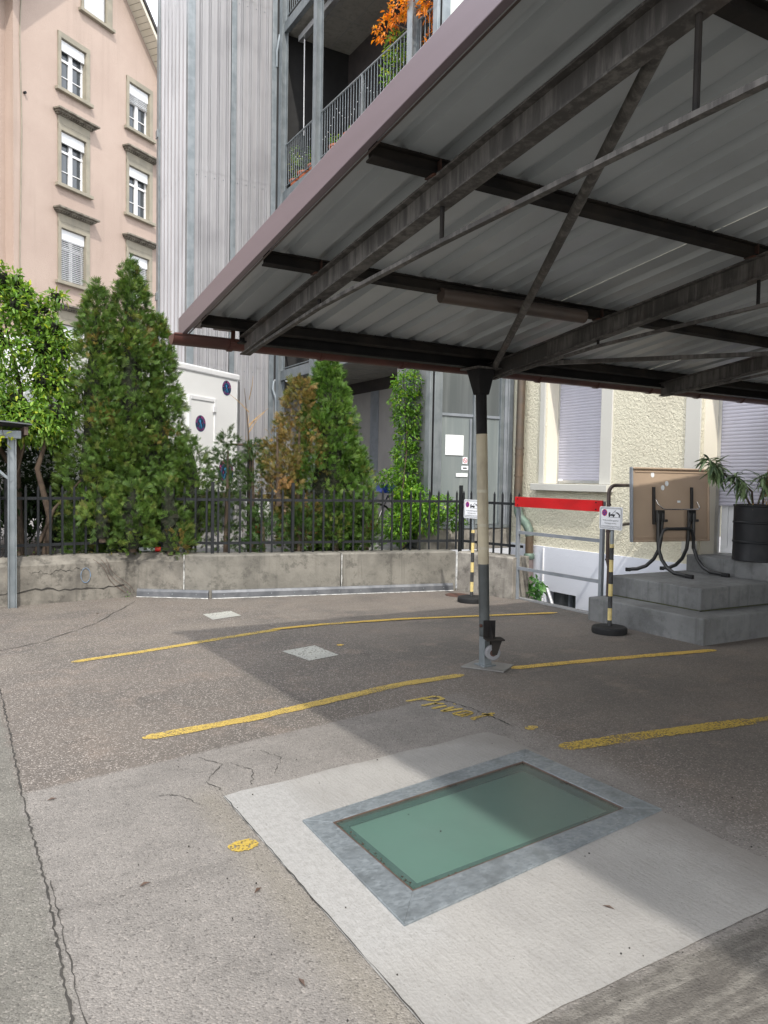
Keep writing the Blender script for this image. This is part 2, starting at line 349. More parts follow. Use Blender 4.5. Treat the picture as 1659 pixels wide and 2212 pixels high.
# ------------------------------------------------------------------ mesh building
class B:
    def __init__(s): s.v = []; s.f = []
    def add(s, vs, fs):
        o = len(s.v); s.v += [tuple(p) for p in vs]; s.f += [tuple(i+o for i in q) for q in fs]; return s
    def box(s, a, b, mtx=None):
        x0, y0, z0 = a; x1, y1, z1 = b
        vs = [Vector(p) for p in ((x0, y0, z0), (x1, y0, z0), (x1, y1, z0), (x0, y1, z0), (x0, y0, z1), (x1, y0, z1), (x1, y1, z1), (x0, y1, z1))]
        if mtx: vs = [mtx @ p for p in vs]
        return s.add(vs, [(0, 3, 2, 1), (4, 5, 6, 7), (0, 1, 5, 4), (1, 2, 6, 5), (2, 3, 7, 6), (3, 0, 4, 7)])
    def bar(s, p, q, w, h, up=(0, 0, 1)):
        """box between two points, w across, h along up"""
        p = Vector(p); q = Vector(q); d = (q-p).normalized(); u = Vector(up); sd = d.cross(u).normalized(); u = sd.cross(d).normalized()
        vs = [c + sd*sx*w/2 + u*sz*h/2 for c in (p, q) for sx, sz in ((-1, -1), (1, -1), (1, 1), (-1, 1))]
        return s.add(vs, [(0, 1, 2, 3), (7, 6, 5, 4), (0, 4, 5, 1), (1, 5, 6, 2), (2, 6, 7, 3), (3, 7, 4, 0)])
    def cyl(s, p, q, r, r2=None, n=12, cap=True):
        return s.tube([p, q], [r, r if r2 is None else r2], n, cap)
    def tube(s, pts, r, n=8, cap=True):
        pts = [Vector(p) for p in pts]; k = len(pts); rs = r if isinstance(r, (list, tuple)) else [r]*k
        rings = []; ref = None
        for i, p in enumerate(pts):
            d = ((pts[min(i+1, k-1)]-p).normalized() + (p-pts[max(i-1, 0)]).normalized())
            d = d.normalized() if d.length > 1e-6 else Vector((0, 0, 1))
            if ref is None: ref = Vector((0, 0, 1)) if abs(d.z) < .9 else Vector((1, 0, 0))
            a = (ref - d*ref.dot(d)).normalized(); b = d.cross(a); ref = a
            rings.append([p + (a*math.cos(2*math.pi*j/n) + b*math.sin(2*math.pi*j/n))*rs[i] for j in range(n)])
        vs = [v for g in rings for v in g]; fs = []
        for i in range(k-1):
            for j in range(n):
                fs.append((i*n+j, i*n+(j+1) % n, (i+1)*n+(j+1) % n, (i+1)*n+j))
        if cap: fs += [tuple(range(n-1, -1, -1)), tuple((k-1)*n+j for j in range(n))]
        return s.add(vs, fs)
    def lathe(s, prof, c, n=24, cap=True):
        c = Vector(c); vs = []; fs = []; k = len(prof)
        for r, z in prof:
            for j in range(n): a = 2*math.pi*j/n; vs.append(c + Vector((r*math.cos(a), r*math.sin(a), z)))
        for i in range(k-1):
            for j in range(n): fs.append((i*n+j, i*n+(j+1) % n, (i+1)*n+(j+1) % n, (i+1)*n+j))
        if cap: fs += [tuple(range(n-1, -1, -1)), tuple((k-1)*n+j for j in range(n))]
        return s.add(vs, fs)
    def prism(s, poly, vec):
        """polygon (3-D points) extruded along vec"""
        k = len(poly); p = [Vector(q) for q in poly]; vec = Vector(vec)
        return s.add(p + [q+vec for q in p], [tuple(range(k-1, -1, -1)), tuple(range(k, 2*k))] + [(i, (i+1) % k, k+(i+1) % k, k+i) for i in range(k)])
    def sweep(s, prof, pts):
        """open/closed cross-section list of (side,up) swept along a horizontal polyline; closed profile"""
        k = len(prof); P = [Vector(p) for p in pts]; rings = []
        for i, p in enumerate(P):
            d0 = (p-P[i-1]).normalized() if i else (P[1]-p).normalized(); d1 = (P[i+1]-p).normalized() if i < len(P)-1 else d0
            m = (d0+d1).normalized(); sd = Vector((-m.y, m.x, 0)); cs = max(.4, m.dot(d0))
            rings.append([p + sd*(a/cs) + Vector((0, 0, b)) for a, b in prof])
        vs = [v for g in rings for v in g]; fs = []
        for i in range(len(P)-1):
            for j in range(k): fs.append((i*k+j, (i+1)*k+j, (i+1)*k+(j+1) % k, i*k+(j+1) % k))
        fs += [tuple(range(k)), tuple((len(P)-1)*k+j for j in range(k-1, -1, -1))]
        return s.add(vs, fs)
    def mesh(s, name, mat, smooth=None):
        me = bpy.data.meshes.new(name); me.from_pydata(s.v, [], s.f); me.update()
        bm = bmesh.new(); bm.from_mesh(me); bmesh.ops.recalc_face_normals(bm, faces=bm.faces); bm.to_mesh(me); bm.free()
        if mat: me.materials.append(MT[mat] if isinstance(mat, str) else mat)
        if smooth:
            for p in me.polygons: p.use_smooth = True
            me.set_sharp_from_angle(angle=R(smooth))
        return me

WM = {}   # world matrices of things built in world coordinates
def ob(name, data, parent=None):
    o = bpy.data.objects.new(name, data); COL.objects.link(o)
    if parent is not None:
        o.parent = parent
        if parent.name in WM: o.matrix_parent_inverse = WM[parent.name].inverted()
    return o
def tag(o, label=None, cat=None, group=None, kind=None):
    for k, v in (('label', label), ('category', cat), ('group', group), ('kind', kind)):
        if v: o[k] = v
    return o
def thing(name, label, cat, loc, group=None, rz=0, local=False):
    o = bpy.data.objects.new(name, None); COL.objects.link(o); o.location = loc; o.rotation_euler = (0, 0, rz); o.empty_display_size = .1
    if not local: WM[o.name] = Matrix.Translation(loc) @ Matrix.Rotation(rz, 4, 'Z')
    return tag(o, label, cat, group)
def part(b, name, mat, parent, smooth=None, bevel=0, seg=2):
    o = ob(name, b.mesh(name, mat, smooth), parent)
    if bevel:
        m = o.modifiers.new('bevel', 'BEVEL'); m.width = bevel; m.segments = seg; m.limit_method = 'ANGLE'; m.angle_limit = R(40)
    return o
def inst(me, name, parent, loc=(0, 0, 0), rot=(0, 0, 0), sc=(1, 1, 1)):
    o = ob(name, me, parent); o.location = loc; o.rotation_euler = rot; o.scale = sc; return o
def copy_tree(o, parent=None):
    c = o.copy(); COL.objects.link(c); c.parent = parent
    if parent is not None: c.matrix_parent_inverse = o.matrix_parent_inverse.copy()
    for ch in o.children: copy_tree(ch, c)
    return c
def one(b, name, mat, label, cat, group=None, kind=None, smooth=None, bevel=0):
    return tag(part(b, name, mat, None, smooth, bevel), label, cat, group, kind)

def text_mesh(txt, size, mat, align='CENTER', name='lettering', space=1.0):
    cu = bpy.data.curves.new('t', 'FONT'); cu.body = txt; cu.size = size; cu.align_x = align; cu.align_y = 'CENTER'; cu.resolution_u = 3; cu.space_character = space
    o = bpy.data.objects.new('t', cu); COL.objects.link(o); dg = bpy.context.evaluated_depsgraph_get()
    me = bpy.data.meshes.new_from_object(o.evaluated_get(dg)); me.name = name; me.materials.clear(); me.materials.append(MT[mat])
    bpy.data.objects.remove(o); return me
def frame(origin, xa, ya):
    """matrix whose local x,y axes lie along xa,ya (a face to print on)"""
    xa = Vector(xa).normalized(); ya = Vector(ya).normalized(); za = xa.cross(ya)
    m = Matrix((xa, ya, za)).transposed().to_4x4(); m.translation = Vector(origin); return m
def place(o, m):
    o.matrix_parent_inverse = Matrix.Identity(4) if o.parent is None or o.parent.name not in WM else WM[o.parent.name].inverted()
    o.matrix_basis = m; return o

# ------------------------------------------------------------------ the setting: ground
def flat(name, poly, z, mat, parent=None, kind='structure'):
    b = B(); b.add([(x, y, z) for x, y in poly], [tuple(range(len(poly)))])
    o = ob(name, b.mesh(name, mat), parent)
    if parent is None: o['kind'] = kind
    return o
terrain = flat('terrain', [(-600, -600), (600, -600), (600, 600), (-600, 600)], -1.6, 'yardback')
WALL = [(-14, 9.9), (.68, 9.80), (2.13, 9.98), (2.95, 9.45), (6.28, 8.81), (6.47, 7.82)]
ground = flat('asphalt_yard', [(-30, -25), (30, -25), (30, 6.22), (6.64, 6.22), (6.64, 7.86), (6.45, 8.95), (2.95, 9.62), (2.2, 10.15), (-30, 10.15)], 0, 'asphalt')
rear = flat('rear_yard', [(-30, 10.02), (2.15, 10.1), (3.02, 9.62), (6.42, 8.95), (6.42, 9.9), (8.0, 9.9), (8.0, 70), (-30, 70)], .46, 'yardback')
b = B()
for p, q in (((6.64, 6.22), (6.64, 7.86)), ((6.64, 7.86), (6.47, 8.9))): b.add([(*p, 0), (*q, 0), (*q, -1.6), (*p, -1.6)], [(0, 1, 2, 3)])
b.add([(6.64, 6.22, 0), (30, 6.22, 0), (30, 6.22, -1.6), (6.64, 6.22, -1.6)], [(0, 1, 2, 3)])
part(b, 'light_well_side', 'wallold', ground)
b = B(); b.box((6.58, 6.25, -.06), (6.66, 7.86, .022)); part(b, 'edge_strip', 'render_dark', ground, None, .006)

rs_ = random.Random(4)
slab = flat('concrete_slab', [(1.175, 1.45), (1.175, 3.54)]+[(1.175+.1*i, 3.55+.01*i+.008*math.sin(i*1.3)+rs_.uniform(-.004, .004)) for i in range(1, 17)]+[(2.9, 3.72)]+[(2.95+rs_.uniform(-.006, .006), 3.6-.12*i) for i in range(15)]+[(2.93-.09*i, 1.68-.003*i+rs_.uniform(-.004, .004)) for i in range(19)], .004, 'slab')

def ribbon(name, pts, wid, mat, z, parent, jag=.006, n=40, taper=True):
    """painted stripe with ragged edges and rounded ends following a polyline"""
    P = [Vector((*p, 0)) for p in pts]; L = [0]
    for i in range(1, len(P)): L.append(L[-1] + (P[i]-P[i-1]).length)
    def at(s):
        for i in range(1, len(P)):
            if s <= L[i] or i == len(P)-1:
                t = (s-L[i-1])/(L[i]-L[i-1]); return P[i-1].lerp(P[i], t)
    vs = []; fs = []
    for i in range(n+1):
        s = L[-1]*i/n; p = at(s); d = (at(min(L[-1], s+.05))-at(max(0, s-.05))).normalized(); sd = Vector((-d.y, d.x, 0))
        e = min(s, L[-1]-s)/(wid/2); k = math.sqrt(max(.1, 1-(1-min(1, e))**2)) if taper else 1
        for sg in (-1, 1): q = p + sd*sg*(wid/2*k + random.uniform(-jag, jag)); vs.append((q.x, q.y, z))
        if i: a = 2*i; fs.append((a-2, a-1, a+1, a))
    return part(B().add(vs, fs), name, mat, parent)
Z1 = .004
ribbon('parking_line', [(.92, 6.68), (1.6, 6.84), (2.3, 7.06), (3.0, 7.25)], .088, 'line_new', Z1, ground)
ribbon('parking_line', [(2.9, 7.25), (3.5, 7.28), (4.4, 7.2), (5.3, 7.0), (6.3, 6.78)], .085, 'line_worn', Z1*2, ground)
ribbon('parking_line', [(1.02, 4.55), (1.7, 4.62), (2.3, 4.75), (3.0, 4.90), (3.6, 4.92)], .10, 'line_new', Z1, ground)
ribbon('parking_line', [(4.08, 4.92), (4.9, 4.83), (6.28, 4.62)], .10, 'line_worn', Z1, ground)
ribbon('parking_line', [(3.12, 3.30), (3.8, 3.22), (4.62, 3.10)], .125, 'line_faint', Z1, ground)
ribbon('parking_line', [(4.6, 3.10), (5.1, 3.02)], .07, 'line_faint', Z1*2, ground)
ribbon('paint_dot', [(1.03, 3.02), (1.155, 3.03)], .10, 'line_faint', Z1, ground, .008, 8)
ribbon('paint_dot', [(3.16, 3.65), (3.26, 3.67)], .06, 'line_new', Z1, ground, .004, 8)
ribbon('paint_dot', [(3.17, 6.31), (3.24, 6.33)], .06, 'line_worn', Z1, ground, .004, 8)
flat('pale_patch', [(2.53, 8.38), (2.88, 8.47), (2.89, 8.14), (2.53, 8.02)], Z1, 'patchwhite', ground)
flat('pale_patch', [(2.62, 6.31), (2.98, 6.40), (3.01, 5.96), (2.69, 5.88)], Z1, 'patchwhite', ground)
# hand-painted word, letters drawn as brush strokes; e runs along the word, n up the letters
WO = Vector((2.80, 4.50)); WE = Vector((.04, -.128)); WNv = Vector((.225, .03))
STK = {'P': [[(0, 0), (.1, 1)], [(.1, 1), (.55, .95), (.6, .6), (.1, .5)]], 'r': [[(0, 0), (.05, .55)], [(.05, .4), (.3, .6)]],
       'i': [[(0, 0), (.05, .5)], [(.07, .72), (.09, .78)]], 'v': [[(0, .55), (.2, 0), (.4, .6)]], 'a': [[(.4, .5), (.1, .5), (.05, .1), (.3, 0), (.42, .45), (.5, 0)]], 't': [[(.2, .9), (.22, .1), (.4, 0)], [(0, .6), (.45, .65)]]}
pos = 0
for ch, adv in (('P', .8), ('r', .5), ('i', .3), ('v', .6), ('a', .68), ('t', .5)):
    for st in STK[ch]:
        pp = [WO + WE*((pos+u)*1.32) + WNv*(v*1.15) for u, v in st]
        ribbon('painted_letter', [tuple(p) for p in pp], .034, 'line_word' if ch in 'Priv' else 'line_faint', Z1, ground, .002, 16)
    pos += adv

def crack(name, pts, wid, parent, z=.0035, seed=0, amp=.008, sub=9, mat='crack'):
    rr = random.Random(seed); vs = []; fs = []; pl = []
    for i in range(len(pts)-1):
        a, c = Vector(pts[i]), Vector(pts[i+1])
        for k in range(sub): pl.append(a.lerp(c, k/sub) + Vector((rr.uniform(-amp, amp), rr.uniform(-amp, amp))))
    pl.append(Vector(pts[-1]))
    for i, p in enumerate(pl):
        d = (pl[min(i+1, len(pl)-1)]-pl[max(i-1, 0)]).normalized(); sd = Vector((-d.y, d.x)); ww = wid*rr.uniform(.12, .7)
        for sg in (-1, 1): q = p+sd*sg*ww/2; vs.append((q.x, q.y, z))
        if i: fs.append((2*i-2, 2*i-1, 2*i+1, 2*i))
    return part(B().add(vs, fs), name, mat, parent)
crack('seam_crack', [(.30, .6), (.31, 2.2), (.335, 3.0), (.33, 3.9), (.35, 5.0), (.36, 6.0), (.3, 7.0)], .017, ground, seed=3, amp=.006, sub=34)
crack('seam_crack', [(.36, 1.2), (.345, 2.4), (.355, 3.1)], .008, ground, seed=5, amp=.005, sub=24)
crack('asphalt_crack', [(1.2, 3.6), (1.16, 3.75), (1.3, 3.95), (1.22, 4.1)], .010, ground, seed=8)
crack('asphalt_crack', [(1.35, 3.62), (1.42, 3.8), (1.35, 3.95)], .010, ground, seed=9)
crack('asphalt_crack', [(1.5, 3.7), (1.62, 3.9), (1.56, 4.05)], .008, ground, seed=10)
crack('asphalt_crack', [(1.05, 3.5), (1.0, 3.65), (.9, 3.7)], .008, ground, seed=12)
crack('asphalt_crack', [(3.02, 4.55), (3.12, 4.15), (3.13, 3.75)], .022, ground, seed=13, amp=.008, sub=20)
crack('asphalt_crack', [(.0, 7.1), (.8, 7.6), (1.4, 8.35), (2.05, 9.6)], .022, ground, seed=14, amp=.015)
crack('slab_joint', [(1.18, 1.5), (1.176, 2.6), (1.178, 3.54)], .008, slab, z=.008, seed=15, amp=.003, sub=20)
# litter: fallen leaves and small stones
leafm = B().add([(-.035, 0, .004), (0, .011, .011), (.035, 0, .004), (0, -.011, .009)], [(0, 3, 2, 1)]).mesh('fallen_leaf', 'wood')
for x, y, a in ((1.02, 2.66, .6), (.66, 2.9, .3), (.45, 3.88, .2), (1.5, 8.9, .5), (.95, 2.1, 1.6), (2.1, 1.95, 2)):
    inst(leafm, 'fallen_leaf', ground, (x, y, 0), (0, 0, a), (.7, .7, 1))
b = B(); 
for _ in range(70):
    x = random.uniform(.6, 3.6); y = random.uniform(1.2, 4.2); r = random.uniform(.001, .0028)
    b.box((x-r, y-r, .004), (x+r, y+r, .006+r), None)
o = part(b, 'loose_chippings', 'crack', ground); o['kind'] = 'stuff'
b = B(); b.lathe([(.001, .0), (.16, 0), (.16, .006), (.13, .008), (.001, .008)], (6.02, 8.42, 0), 20, False); part(b, 'drain_cover', 'rust', ground)

# ------------------------------------------------------------------ walk-on glass light in the slab
t = thing('floor_skylight', 'green glass floor light in a wide galvanised frame set in the pale concrete slab', 'skylight', (2.14, 2.77, 0))
OU = [(1.38, 2.20), (2.95, 2.43), (2.91, 3.36), (1.40, 3.11)]; IN = [(1.52, 2.37), (2.80, 2.52), (2.77, 3.22), (1.51, 3.03)]
for i in range(4):
    j = (i+1) % 4; b = B(); b.prism([(*OU[i], -.03), (*OU[j], -.03), (*IN[j], -.03), (*IN[i], -.03)], (0, 0, .043)); part(b, 'frame_strip', 'spangle', t, None, .002)
cx = sum(p[0] for p in IN)/4; cy = sum(p[1] for p in IN)/4
def shr(k, pts=IN): return [(cx+(x-cx)*k[0], cy+(y-cy)*k[1]) for x, y in pts]
A = IN; Bq = shr((.985, .975)); Cq = shr((.90, .84))
b = B()
for i in range(4): j = (i+1) % 4; b.prism([(*A[i], -.03), (*A[j], -.03), (*Bq[j], -.03), (*Bq[i], -.03)], (0, 0, .040))
part(b, 'seal', 'wood', t)
b = B()
for i in range(4): j = (i+1) % 4; b.prism([(*Bq[i], -.010), (*Bq[j], -.010), (*Cq[j], -.010), (*Cq[i], -.010)], (0, 0, .004))
part(b, 'support_ledge', 'glassedge', t)
part(B().prism([(*p, -.02) for p in Bq], (0, 0, .008)), 'diffuser_plate', 'frosted', t)
part(B().add([(*p, .006) for p in Bq], [(0, 1, 2, 3)]), 'glass_pane', 'greenglass', t)
b = B(); gr = random.Random(9)
for i in range(150):
    k = gr.randrange(4); f = gr.random(); p = Vector(IN[k]).lerp(Vector(IN[(k+1) % 4]), f); c = Vector((cx, cy)); p = p.lerp(c, gr.uniform(.01, .05)); r = gr.uniform(.0012, .0035); b.box((p.x-r, p.y-r, .0062), (p.x+r, p.y+r*.7, .0062+r))
o = part(b, 'trapped_grit', 'soil', t); o['kind'] = 'stuff'
# the yard and slab are cut open under the floor light
for o in (ground, slab):
    c = bpy.data.objects.new('cut', B().prism([(*p, -.5) for p in shr((1.02, 1.03))], (0, 0, 1)).mesh('cut', None)); COL.objects.link(c)
    m = o.modifiers.new('cut', 'BOOLEAN'); m.object = c; m.operation = 'DIFFERENCE'; m.solver = 'EXACT'
    dg = bpy.context.evaluated_depsgraph_get(); me = bpy.data.meshes.new_from_object(o.evaluated_get(dg)); o.modifiers.clear(); o.data = me; bpy.data.objects.remove(c)

# ------------------------------------------------------------------ boundary wall and picket fence
def offs(pts, d):
    P = [Vector(p) for p in pts]; out = []
    for i, p in enumerate(P):
        d0 = (p-P[i-1]).normalized() if i else (P[1]-p).normalized(); d1 = (P[i+1]-p).normalized() if i < len(P)-1 else d0
        m = (d0+d1).normalized(); out.append(p + Vector((-m.y, m.x))*(d/max(.5, m.dot(d0))))
    return out
wt = thing('boundary_wall', 'low weathered concrete boundary wall carrying the picket fence', 'wall', (2.5, 9.8, 0))
J1, J2 = (2.66, 9.64), (4.63, 9.125)
def wsec(pts, mat, ch=(.46, .14)):
    b = B(); b.sweep([(0, -.1), (0, ch[0]), (ch[1], .55), (.34, .55), (.34, -.1)], [(*p, 0) for p in pts]); return part(b, 'wall_section', mat, wt, None, .008)
s1 = wsec([(-14, 9.9), (.68, 9.80), (2.13, 9.98), J1], 'wallold')
s2 = wsec([(2.668, 9.636), (2.95, 9.45), (4.62, 9.13)], 'wallconc', (.535, .02))
s3 = wsec([(4.64, 9.126), (6.27, 8.812)], 'wallconc', (.535, .02))
s4 = wsec([(6.285, 8.80), (6.47, 7.82)], 'wallpale', (.535, .02))
for p, q in ((J1, 'a'), (J2, 'b'), ((6.277, 8.806), 'c')):
    b = B(); z = -.02; vs = []; n = 12
    for i in range(n+1):
        ww = random.uniform(.002, .011); zz = -.02+.57*i/n
        vs += [(p[0]-ww, p[1]+ww*.25-.006, zz), (p[0]+ww, p[1]-ww*.25-.006, zz)]
    part(B().add(vs, [(2*i, 2*i+1, 2*i+3, 2*i+2) for i in range(n)]), 'joint_filler', 'sealant', wt)
for pts in ([(2.16, 9.955), (2.93, 9.455)], [(2.96, 9.44), (6.22, 8.815)]):
    b = B(); b.sweep([(-.035, .0), (-.035, .075), (-.012, .105), (.01, .105), (.01, 0)], [(*p, .0) for p in pts]); f = part(b, 'flashing_strip', 'flashing', wt, None, .003)
    b = B(); b.sweep([(-.046, 0), (-.04, .007), (-.034, .007), (-.034, 0)], [(*p, .003) for p in pts]); part(b, 'sealant_bead', 'sealant', f)
    d = Vector(pts[1])-Vector(pts[0]); n = int(d.length/.28)
    b = B()
    for i in range(n): p = Vector(pts[0])+d*((i+.5)/n); nv = Vector((d.y, -d.x)).normalized(); b.cyl((p.x+nv.x*.034, p.y+nv.y*.034, .05), (p.x+nv.x*.042, p.y+nv.y*.042, .05), .008, n=8)
    part(b, 'rivet', 'galv', f)
def wallcrack(pts, z0, seed, wid=.03, amp=.02, off=-.004):
    rr = random.Random(seed); P = [Vector(p) for p in pts]; vs = []; n = 40
    L = [(P[i+1]-P[i]).length for i in range(len(P)-1)]; T = sum(L); zz = z0
    for i in range(n+1):
        s = T*i/n; k = 0
        while k < len(L)-1 and s > L[k]: s -= L[k]; k += 1
        p = P[k].lerp(P[k+1], s/L[k]); d = (P[k+1]-P[k]).normalized(); q = p+Vector((-d.y, d.x))*off
        zz += rr.uniform(-amp, amp); zz += (z0-zz)*.25; h = wid*rr.uniform(.1, 1)
        vs += [(q.x, q.y, zz), (q.x, q.y, zz+h)]
    part(B().add(vs, [(2*i, 2*i+1, 2*i+3, 2*i+2) for i in range(n)]), 'wall_crack', 'crack', wt)
wallcrack([(-.6, 9.81), (.68, 9.80), (2.0, 9.965)], .14, 1, .028, .03)
wallcrack([(.9, 9.83), (1.5, 9.90)], .36, 2, .010, .03)
# blue spray ring and a rusty trail of dead ivy on the old section
b = B(); ring = []
for i in range(17): a = 2*math.pi*i/16; ring.append((1.53+.055*math.cos(a), 9.9-.003, .31+.09*math.sin(a)))
b.tube(ring, .005, 5); part(b, 'spray_ring', M('faded_blue_spray', (.12, .20, .32), (.17, .18, .18), 30, .9), wt)
for k in range(3):
    pl = [(1.62+.06*k+.37*s+.03*math.sin(7*s+k), 9.91+.05*s-.008, .5-.44*s) for s in np.linspace(0, 1, 9)]; part(B().tube(pl, .0022, 5), 'dead_ivy_stem', 'rust', wt)

FL = [tuple(p) for p in offs(WALL, .20)]
ft = thing('picket_fence', 'dark iron picket fence with pointed bars on the boundary wall', 'fence', (3, 9.9, .55))
pk = B(); hw = .0125; pk.box((-hw, -.008, 0), (hw, .008, .80)); pk.add([(-hw, -.008, .80), (hw, -.008, .80), (hw, .008, .80), (-hw, .008, .80), (0, 0, .845)], [(0, 1, 4), (1, 2, 4), (2, 3, 4), (3, 0, 4)]); pkm = pk.mesh('picket', 'darkiron')
ps = B(); ps.box((-.02, -.02, -.03), (.02, .02, .92)); psm = ps.mesh('fence_post', 'darkiron')
ZB = .553
for i in range(len(FL)-1):
    p, q = Vector(FL[i]), Vector(FL[i+1]); L = (q-p).length; d = (q-p)/L; a = math.atan2(d.y, d.x)
    if i == 0: p = p + d*(L-2.2); L = 2.2
    for z in (.13, .69):
        b = B(); b.bar((p.x, p.y, ZB+z), (q.x, q.y, ZB+z), .012, .035); part(b, 'fence_rail', 'darkiron', ft)
    nv = Vector((d.y, -d.x)); n = max(1, round(L/.142))
    for k in range(n):
        c = p + d*(L*(k+.5)/n) + nv*.014
        o = inst(pkm, 'picket', ft, (c.x, c.y, ZB+.006+random.uniform(-.004, .004)), (0, 0, a+random.uniform(-.03, .03)))
    if i: inst(psm, 'fence_post', ft, (p.x, p.y, ZB), (0, 0, a))
for s in (1.05, ):
    p, q = Vector(FL[3]), Vector(FL[4]); d = (q-p).normalized(); c = p+d*s-Vector((d.y, -d.x))*.02
    inst(psm, 'fence_post', ft, (c.x, c.y, ZB), (0, 0, math.atan2(d.y, d.x)))

# ------------------------------------------------------------------ carport canopy
ct = thing('carport_canopy', 'steel carport canopy with corrugated sheets over the parking bays', 'carport', (3.9, 5.07, 0))
SL = .128
def zr(y): return 2.575+(5.3-y)*SL      # underside (low flats) of the sheets
X0, X1, YE, YB = 1.475, 12.0, 5.33, -2.2
PIT = .214
def prof(x):   # corrugation height
    u = ((x-X0+.02) % PIT)/PIT
    for a, c, h0, h1 in ((0, .60, 0, 0), (.60, .69, 0, 1), (.69, .91, 1, 1), (.91, 1.0, 1, 0)):
        if u <= c: return (h0+(h1-h0)*(u-a)/(c-a))*.038
    return 0
nsheet = 10; per = 5
for k in range(nsheet):
    xs = []
    for j in range(per):
        x0 = X0-.02+(k*per+j)*PIT
        xs += [x0, x0+.60*PIT, x0+.69*PIT, x0+.91*PIT]
    xs.append(X0-.02+(k+1)*per*PIT); xs = [max(x, X0+.001) for x in xs]
    b = B(); vs = []
    for x in xs:
        h = prof(x+1e-5) if x < xs[-1] else 0
        for y in (YE, YB): vs.append((x, y, zr(y)+h+(.0025 if k % 2 else 0)))
    b.add(vs, [(2*i, 2*i+1, 2*i+3, 2*i+2) for i in range(len(xs)-1)])
    o = part(b, 'roof_sheet', 'sheet', ct); m = o.modifiers.new('th', 'SOLIDIFY'); m.thickness = .0015; m.offset = 1
b = B(); b.prism([(1.44, YE+.06, zr(YE)-.065), (1.475, YE+.06, zr(YE)-.065), (1.475, YE+.06, zr(YE)+.065), (1.44, YE+.06, zr(YE)+.065)], (0, YB-YE-.06, (YE+.06-YB)*SL)); part(b, 'fascia', 'fascia', ct, None, .003)
b = B(); b.prism([(1.4755, YE, zr(YE)-.064), (1.484, YE, zr(YE)-.064), (1.484, YE, zr(YE)-.060), (1.4755, YE, zr(YE)-.060)], (0, YB-YE, (YE-YB)*SL)); part(b, 'fascia_lip', 'brownpipe', ct)
def ibeam(p, q, h, w, tf, tw, up):
    b = B(); p = Vector(p); q = Vector(q); u = Vector(up)
    d = (q-p).normalized(); sd = d.cross(u).normalized(); u = sd.cross(d).normalized()
    b.bar(p-u*(h/2-tf/2), q-u*(h/2-tf/2), w, tf, u); b.bar(p+u*(h/2-tf/2), q+u*(h/2-tf/2), w, tf, u); b.bar(p, q, tw, h-2*tf, u); return b
RU = Vector((0, SL, 1)).normalized()
HR = .13
for x in (1.84, 3.98, 6.05, 8.1, 10.2):
    y0, y1 = 5.16, -2.0; dz = -.075-HR/2
    part(ibeam((x, y0, zr(y0)+dz), (x, y1, zr(y1)+dz), HR, .075, .010, .008, RU), 'rafter', 'beam', ct, None, .002)
    # trussed tie under the rafter with hangers
    tp = [(x, 5.1, zr(5.1)-.075-HR), (x, 3.95, 2.50), (x, 2.74, 2.55), (x, 1.48, 2.58), (x, 0, 2.6), (x, -1.5, 2.8)]
    b = B()
    for i in range(len(tp)-1): b.bar(tp[i], tp[i+1], .030, .018)
    part(b, 'tie_bar', 'beam', ct)
    for y, z in ((3.95, 2.50), (2.74, 2.55), (1.48, 2.58)): part(B().cyl((x, y, z), (x, y, zr(y)-.07-HR), .010, n=8), 'hanger_rod', 'purlin', ct)
for y in (5.05, 3.93, 2.77, 1.57, .35, -.9):
    part(ibeam((1.50, y, zr(y)-.037), (11.8, y, zr(y)-.037), .070, .055, .008, .010, RU), 'purlin', 'purlin', ct)
    b = B()
    for i in range(1, 46):
        x = X0-.02+PIT*i+.064
        b.cyl((x, y-.02, zr(y)-.005), (x, y-.02, zr(y)+.045), .004, n=6)
    part(b, 'sheet_screw', 'black', ct)
clm = B().box((-.05, -.035, -.075), (.05, .035, -.068)).box((-.012, -.03, -.072), (-.008, .03, .0)).mesh('purlin_cleat', 'rust')
for x in (1.84, 3.98, 6.05, 8.1):
    for y in (3.93, 2.77, 1.57): inst(clm, 'purlin_cleat', ct, (x, y, zr(y)-.004))
# eave beam, gutter and brackets
zb = 2.47
part(ibeam((1.80, 5.16, zb+.07), (12, 5.16, zb+.07), .14, .09, .012, .010, (0, 0, 1)), 'eave_beam', 'black', ct, None, .002)
GY, GZ, GR = 5.37, 2.515, .068
b = B(); n = 12; vs = []
xs = [1.39]+[1.5+i*.7 for i in range(16)]
for x in xs:
    for rr in (GR, GR-.004):
        for j in range(n+1): a = math.pi+math.pi*j/n; vs.append((x, GY+rr*math.cos(a), GZ+rr*math.sin(a)))
k = 2*(n+1); fs = []
for i in range(len(xs)-1):
    for j in range(n): fs += [(i*k+j, i*k+j+1, (i+1)*k+j+1, (i+1)*k+j), (i*k+n+1+j, (i+1)*k+n+1+j, (i+1)*k+n+2+j, i*k+n+2+j)]
b.add(vs, fs)
b.tube([(x, GY-GR, GZ) for x in xs], .008, 6)
gt = part(b, 'gutter', 'gutter', ct, 40)
b = B(); b.prism([(1.385, GY+GR*math.cos(math.pi+math.pi*j/n), GZ+GR*math.sin(math.pi+math.pi*j/n)) for j in range(n+1)], (.006, 0, 0)); part(b, 'gutter_end', 'gutter', gt)
for i in range(15):
    x = 1.80+.72*i; b = B()
    pl = [(x, GY+(GR+.006)*math.cos(math.pi+math.pi*j/12), GZ+(GR+.006)*math.sin(math.pi+math.pi*j/12)) for j in range(13)]
    for j in range(12): b.bar(pl[j], pl[j+1], .006, .03, (1, 0, 0))
    b.bar((x, GY-GR-.006, GZ-.005), (x, GY-GR-.01, GZ+.06), .03, .006, (0, 1, 0))
    part(b, 'gutter_bracket', 'gutter', gt)
